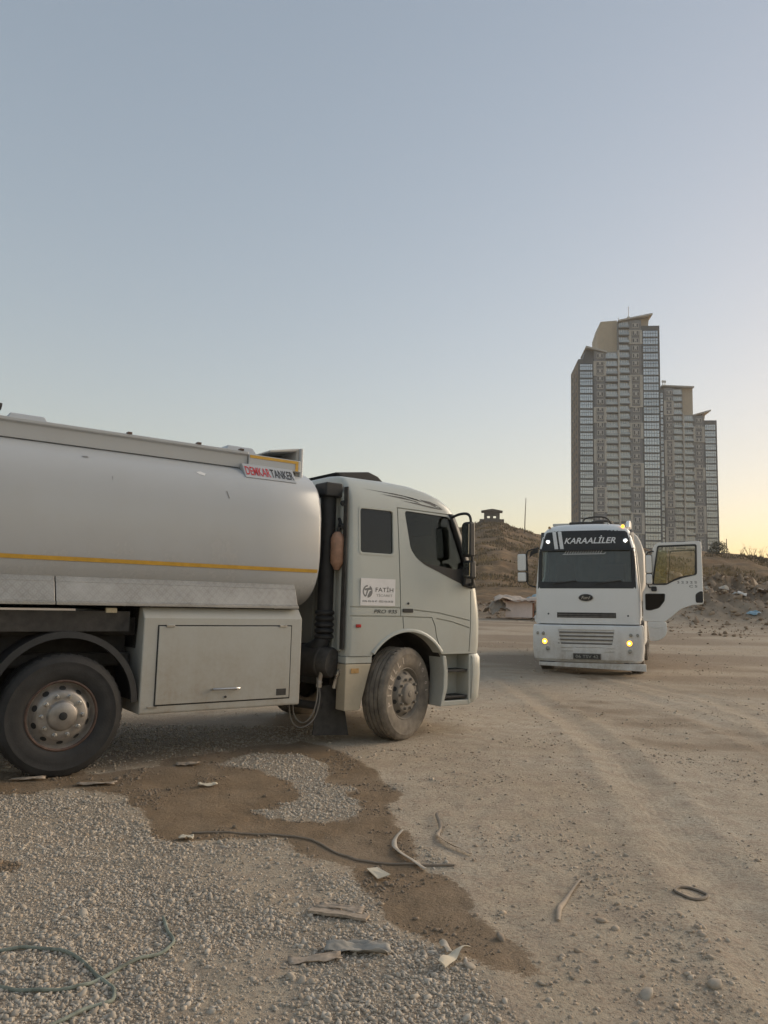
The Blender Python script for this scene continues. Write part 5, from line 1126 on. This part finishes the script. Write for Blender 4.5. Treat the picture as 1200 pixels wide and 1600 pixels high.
for i, (az, r, mat, lx, lab) in enumerate((
    (22.6, 50, 'slab', 1.3, 'pale broken slab on the rubble bank just right of the open truck door'), (23.9, 50.5, 'slab', 1.6, 'large pale slab lying high on the rubble bank right of the truck'),
    (24.9, 49.5, 'white_plastic', 1.0, 'white torn sheet caught on the rubble bank'), (26.2, 50, 'cloth', 1.3, 'pale crumpled cloth on the rubble bank near the picture edge'),
    (25.6, 46.5, 'blue_plastic', 1.1, 'bluish plastic sheet at the foot of the rubble bank on the right'), (24.3, 58, 'white_plastic', .9, 'small white scrap on the slope above the rubble bank'))):
    x, y, z = at(az, r, .12); sheet('slab' if mat == 'slab' else 'plastic_scrap' if 'plastic' in mat else 'rag', (x, y, z), i*1.3, lx*.75, lx*.4, .12, 20+i, mat, lab, 'slab' if mat == 'slab' else 'scrap', 12, .1, (R(18-9*(i % 3)), R(-8)))
# ================================================================ litter on the near ground
M['strap'] = plain('pale_flattened_hose', (.47, .41, .33), .8, var=.12, scale=20)
M['strap2'] = plain('brown_flattened_hose', (.36, .29, .22), .85, var=.12, scale=20)
M['wood'] = plain('weathered_wood', (.40, .32, .245), .9, var=.2, scale=25, bmp=.004)
M['paper'] = plain('cream_cardboard', (.60, .53, .41), .85, var=.06, scale=10)
M['tin'] = plain('dusty_crumpled_tin', (.36, .33, .285), .7, .1, var=.15, scale=15)
M['hose'] = plain('dusty_green_hose', (.245, .265, .215), .85, var=.3, scale=15)
M['cable'] = plain('dusty_cable', (.27, .21, .155), .8, var=.1)
M['wire'] = plain('dusty_wire_loop', (.22, .18, .14), .8, var=.1)
def gpath(P, lift, n=8, wob=0):
    out = smooth_path([(p[0], p[1], 0) for p in P], n); z = height(np.array([p.x for p in out]), np.array([p.y for p in out]))
    return [Vector((p.x, p.y, float(z[i])+lift+(wob*math.sin(i*.7) if wob else 0))) for i, p in enumerate(out)]
def ribbon(name, P, wd, mat, label, cat, lift=.012, th=.006, roll=.4, group=None):
    pts = gpath(P, lift, 8); rings = []
    for i, p in enumerate(pts):
        d = pts[min(i+1, len(pts)-1)]-pts[max(i-1, 0)]; d.z = 0; d.normalize(); nrm = Vector((-d.y, d.x, 0)); t = i/(len(pts)-1); w_ = wd*(.7+.3*math.sin(PI*(.15+.7*t))); a = roll*math.sin(t*5+1); u = nrm*math.cos(a)+Vector((0, 0, 1))*math.sin(a); n2 = Vector((0, 0, 1))*math.cos(a)-nrm*math.sin(a); q = p+Vector((0, 0, abs(math.sin(a))*w_*.5))
        rings.append([q-u*w_/2, q-u*w_*.25+n2*th, q+u*w_*.25+n2*th, q+u*w_/2, q-n2*th*.3])
    return tag(MB().loft(rings).build(name, M[mat], smooth=50), label, cat, group)
ribbon('hose_strip', [(0.177,5.4),(0.126,5.215),(0.127,5.047),(0.19,4.848),(0.297,4.69)], .034, 'strap', 'pale curved strip of flat hose on the edge of the wet patch', 'hose')
ribbon('hose_strip', [(0.439,5.81),(0.446,5.526),(0.414,5.335),(0.467,5.151),(0.591,4.973)], .030, 'strap2', 'brown S-shaped strip of flat hose on dry dirt', 'hose', roll=.7)
ribbon('bark_strip', [(1.177,4.598),(1.047,4.35),(0.964,4.171),(0.914,4.008)], .026, 'strap2', 'slightly curved pale stick lying on dirt right of the wet patch', 'stick', lift=.006)
ribbon('wood_strip', [(0.314,3.71),(0.341,3.585)], .035, 'strap', 'short pale strip near the end of the wet patch', 'strip')
ribbon('foil_strip', [(0.293,3.437),(0.35,3.53),(0.422,3.633)], .05, 'paper', 'bent pale strip lying across the end of the wet patch', 'strip', lift=.02, roll=.6)
tag(MB().tube(gpath([(-1.215,5.294),(-0.793,5.302),(-0.444,5.208),(-0.221,4.934),(-0.022,4.798),(0.206,4.77),(0.472,4.768)], .006, 8), .007, 6).build('cable', M['cable']), 'thin dusty cable snaking across the wet patch', 'cable')
tag(MB().tube(gpath([(1.639,4.408),(1.70,4.475),(1.77,4.485),(1.826,4.421),(1.76,4.345),(1.692,4.335),(1.645,4.39),(1.66,4.43)], .008, 6), .008, 6).build('wire_loop', M['wire']), 'small oval loop of wire lying on the dirt at right', 'loop')
tag(MB().tube(gpath([(-1.019,3.926),(-0.958,3.784),(-0.897,3.66),(-0.915,3.558),(-1.01,3.463),(-1.094,3.32),(-1.166,3.238),(-1.3,3.197),(-1.462,3.223),(-1.75,3.30),(-1.85,3.40),(-1.78,3.50),(-1.614,3.53),(-1.487,3.556),(-1.297,3.5),(-1.169,3.381),(-1.082,3.299),(-1.017,3.231),(-1.001,3.144),(-1.059,3.09),(-1.144,2.976),(-1.3,2.8)], .009, 8, .002), .008, 8).build('garden_hose', M['hose']), 'dusty green hose looping over the gravel at bottom left', 'hose')
pp = [(-0.047,4.664),(0.016,4.691),(0.089,4.52),(0.018,4.495)]; m = MB(); zs_ = [gz(*p)+.012 for p in pp]
m.add([(p[0], p[1], z_+(.02 if i in (2,) else 0)) for i, (p, z_) in enumerate(zip(pp, zs_))]+[(p[0], p[1], z_+.004+(.02 if i in (2,) else 0)) for i, (p, z_) in enumerate(zip(pp, zs_))], [(0,1,2,3),(7,6,5,4),(0,4,5,1),(1,5,6,2),(2,6,7,3),(3,7,4,0)])
tag(m.build('cardboard_piece', M['paper'], smooth=0), 'cream rectangular piece of card on the middle of the wet patch', 'card')
def board(a, b, wd, th, mat, label, name='board', cat='board'):
    A_ = Vector((*a, gz(*a)+.008)); B2_ = Vector((*b, gz(*b)+.008)); d = (B2_-A_); n_ = Vector((-d.y, d.x, 0)).normalized()*wd; u_ = Vector((0, 0, th)); k = 6; rr2 = random.Random(name+label)
    rings = []
    for i in range(k+1):
        p = A_+d*i/k; j1, j2 = rr2.uniform(.6, 1.1), rr2.uniform(-.12, .12); rings.append([p+n_*j2, p+n_*j1, p+n_*j1+u_, p+n_*j2+u_*1.1])
    return tag(MB().loft(rings).build(name, M[mat], smooth=0), label, cat)
board((-0.325,4.025), (-0.036,3.935), .06, .012, 'wood', 'long thin grey board on gravel left of the wet patch')
sheet('bark_piece', (-.17, 4.07, gz(-.17,4.07)+.02), R(-15), .24, .06, .02, 31, 'wood', 'thin curled bark piece lying just behind the grey board', 'bark', 10)
sheet('crumpled_tin', (-.07, 3.62, gz(-.07,3.62)+.025), R(-3), .29, .10, .035, 33, 'tin', 'crumpled grey tin sheet on gravel in front of the thin board', 'tin', 16)
sheet('crumpled_paper', (-.25, 3.52, gz(-.25,3.52)+.015), R(10), .22, .06, .02, 35, 'wood', 'brown scrap half buried in gravel left of the crumpled tin', 'scrap', 10)
for a, b, wd, lab in (((-2.453,6.473),(-2.149,6.528),.09,'long pale splinter of board in front of the rear wheel'), ((-3.013,6.523),(-2.757,6.596),.06,'pale flat splinter directly under the rear wheel at left edge'), ((-1.863,7.331),(-1.668,7.383),.12,'curved pale scrap on wet dirt below the tool locker'), ((-1.457,6.494),(-1.308,6.531),.07,'small pale scrap in the middle of the wet dirt'), ((-1.259,5.14),(-1.171,5.147),.06,'little white scrap at the left edge of the wet patch')):
    mx, my = (a[0]+b[0])/2, (a[1]+b[1])/2; ln = math.hypot(b[0]-a[0], b[1]-a[1]); sheet('wood_scrap', (mx, my, gz(mx, my)+.018), math.atan2(b[1]-a[1], b[0]-a[0]), ln, wd, .025, int(ln*1000) % 50+40, 'paper' if ln < .2 else 'wood', lab, 'scrap', 10)
for i, (p, r_, lab) in enumerate((((.42,3.489),.022,'rounded pale stone at the end of the wet patch'), ((-1.403,3.916),.028,'large pale oval stone on the gravel at left'), ((-1.47,3.87),.02,'smaller stone beside the large oval stone on gravel'), ((1.134,4.022),.03,'flat brown stone on dirt below the curved stick'), ((1.175,3.93),.024,'smaller brown stone just below the flat one on dirt'), ((1.11,3.304),.028,'pale stone at the bottom right of the dirt'), ((-.33,3.36),.02,'leftmost of three pale pebbles in front of the crumpled tin'), ((-.285,3.335),.019,'middle of three pale pebbles in front of the crumpled tin'), ((-.25,3.325),.016,'rightmost of three pale pebbles in front of the crumpled tin'), ((.60,3.80),.02,'stone on the right rim of the wet patch'), ((1.42,3.38),.03,'angular stone near the lower right corner'), ((-2.2,6.72),.026,'pale stone beside the foot of the rear wheel'))):
    o = scatter('stone', np.array([p[0]]), np.array([p[1]]), np.array([r_]), M['dirtstone'] if 'brown' in lab else M['gravel'], ico_variants(1, .16, 2), .38, flat=True); tag(o, lab, 'stone', 'loose stones')
# ================================================================ evening haze
m, n, b = new_mat('evening_haze'); n.nodes.remove(b); pv = node(n, 'ShaderNodeVolumePrincipled'); pv.inputs['Density'].default_value = .0003; pv.inputs['Color'].default_value = (.93, .95, .96, 1); pv.inputs['Anisotropy'].default_value = .2
n.links.new(pv.outputs[0], n.nodes['Material Output'].inputs['Volume'])
tag(MB().box(-580, 580, -580, 580, -1.2, 128).build('haze', m, smooth=0), 'thin pale evening haze in the air', 'haze', kind='stuff')
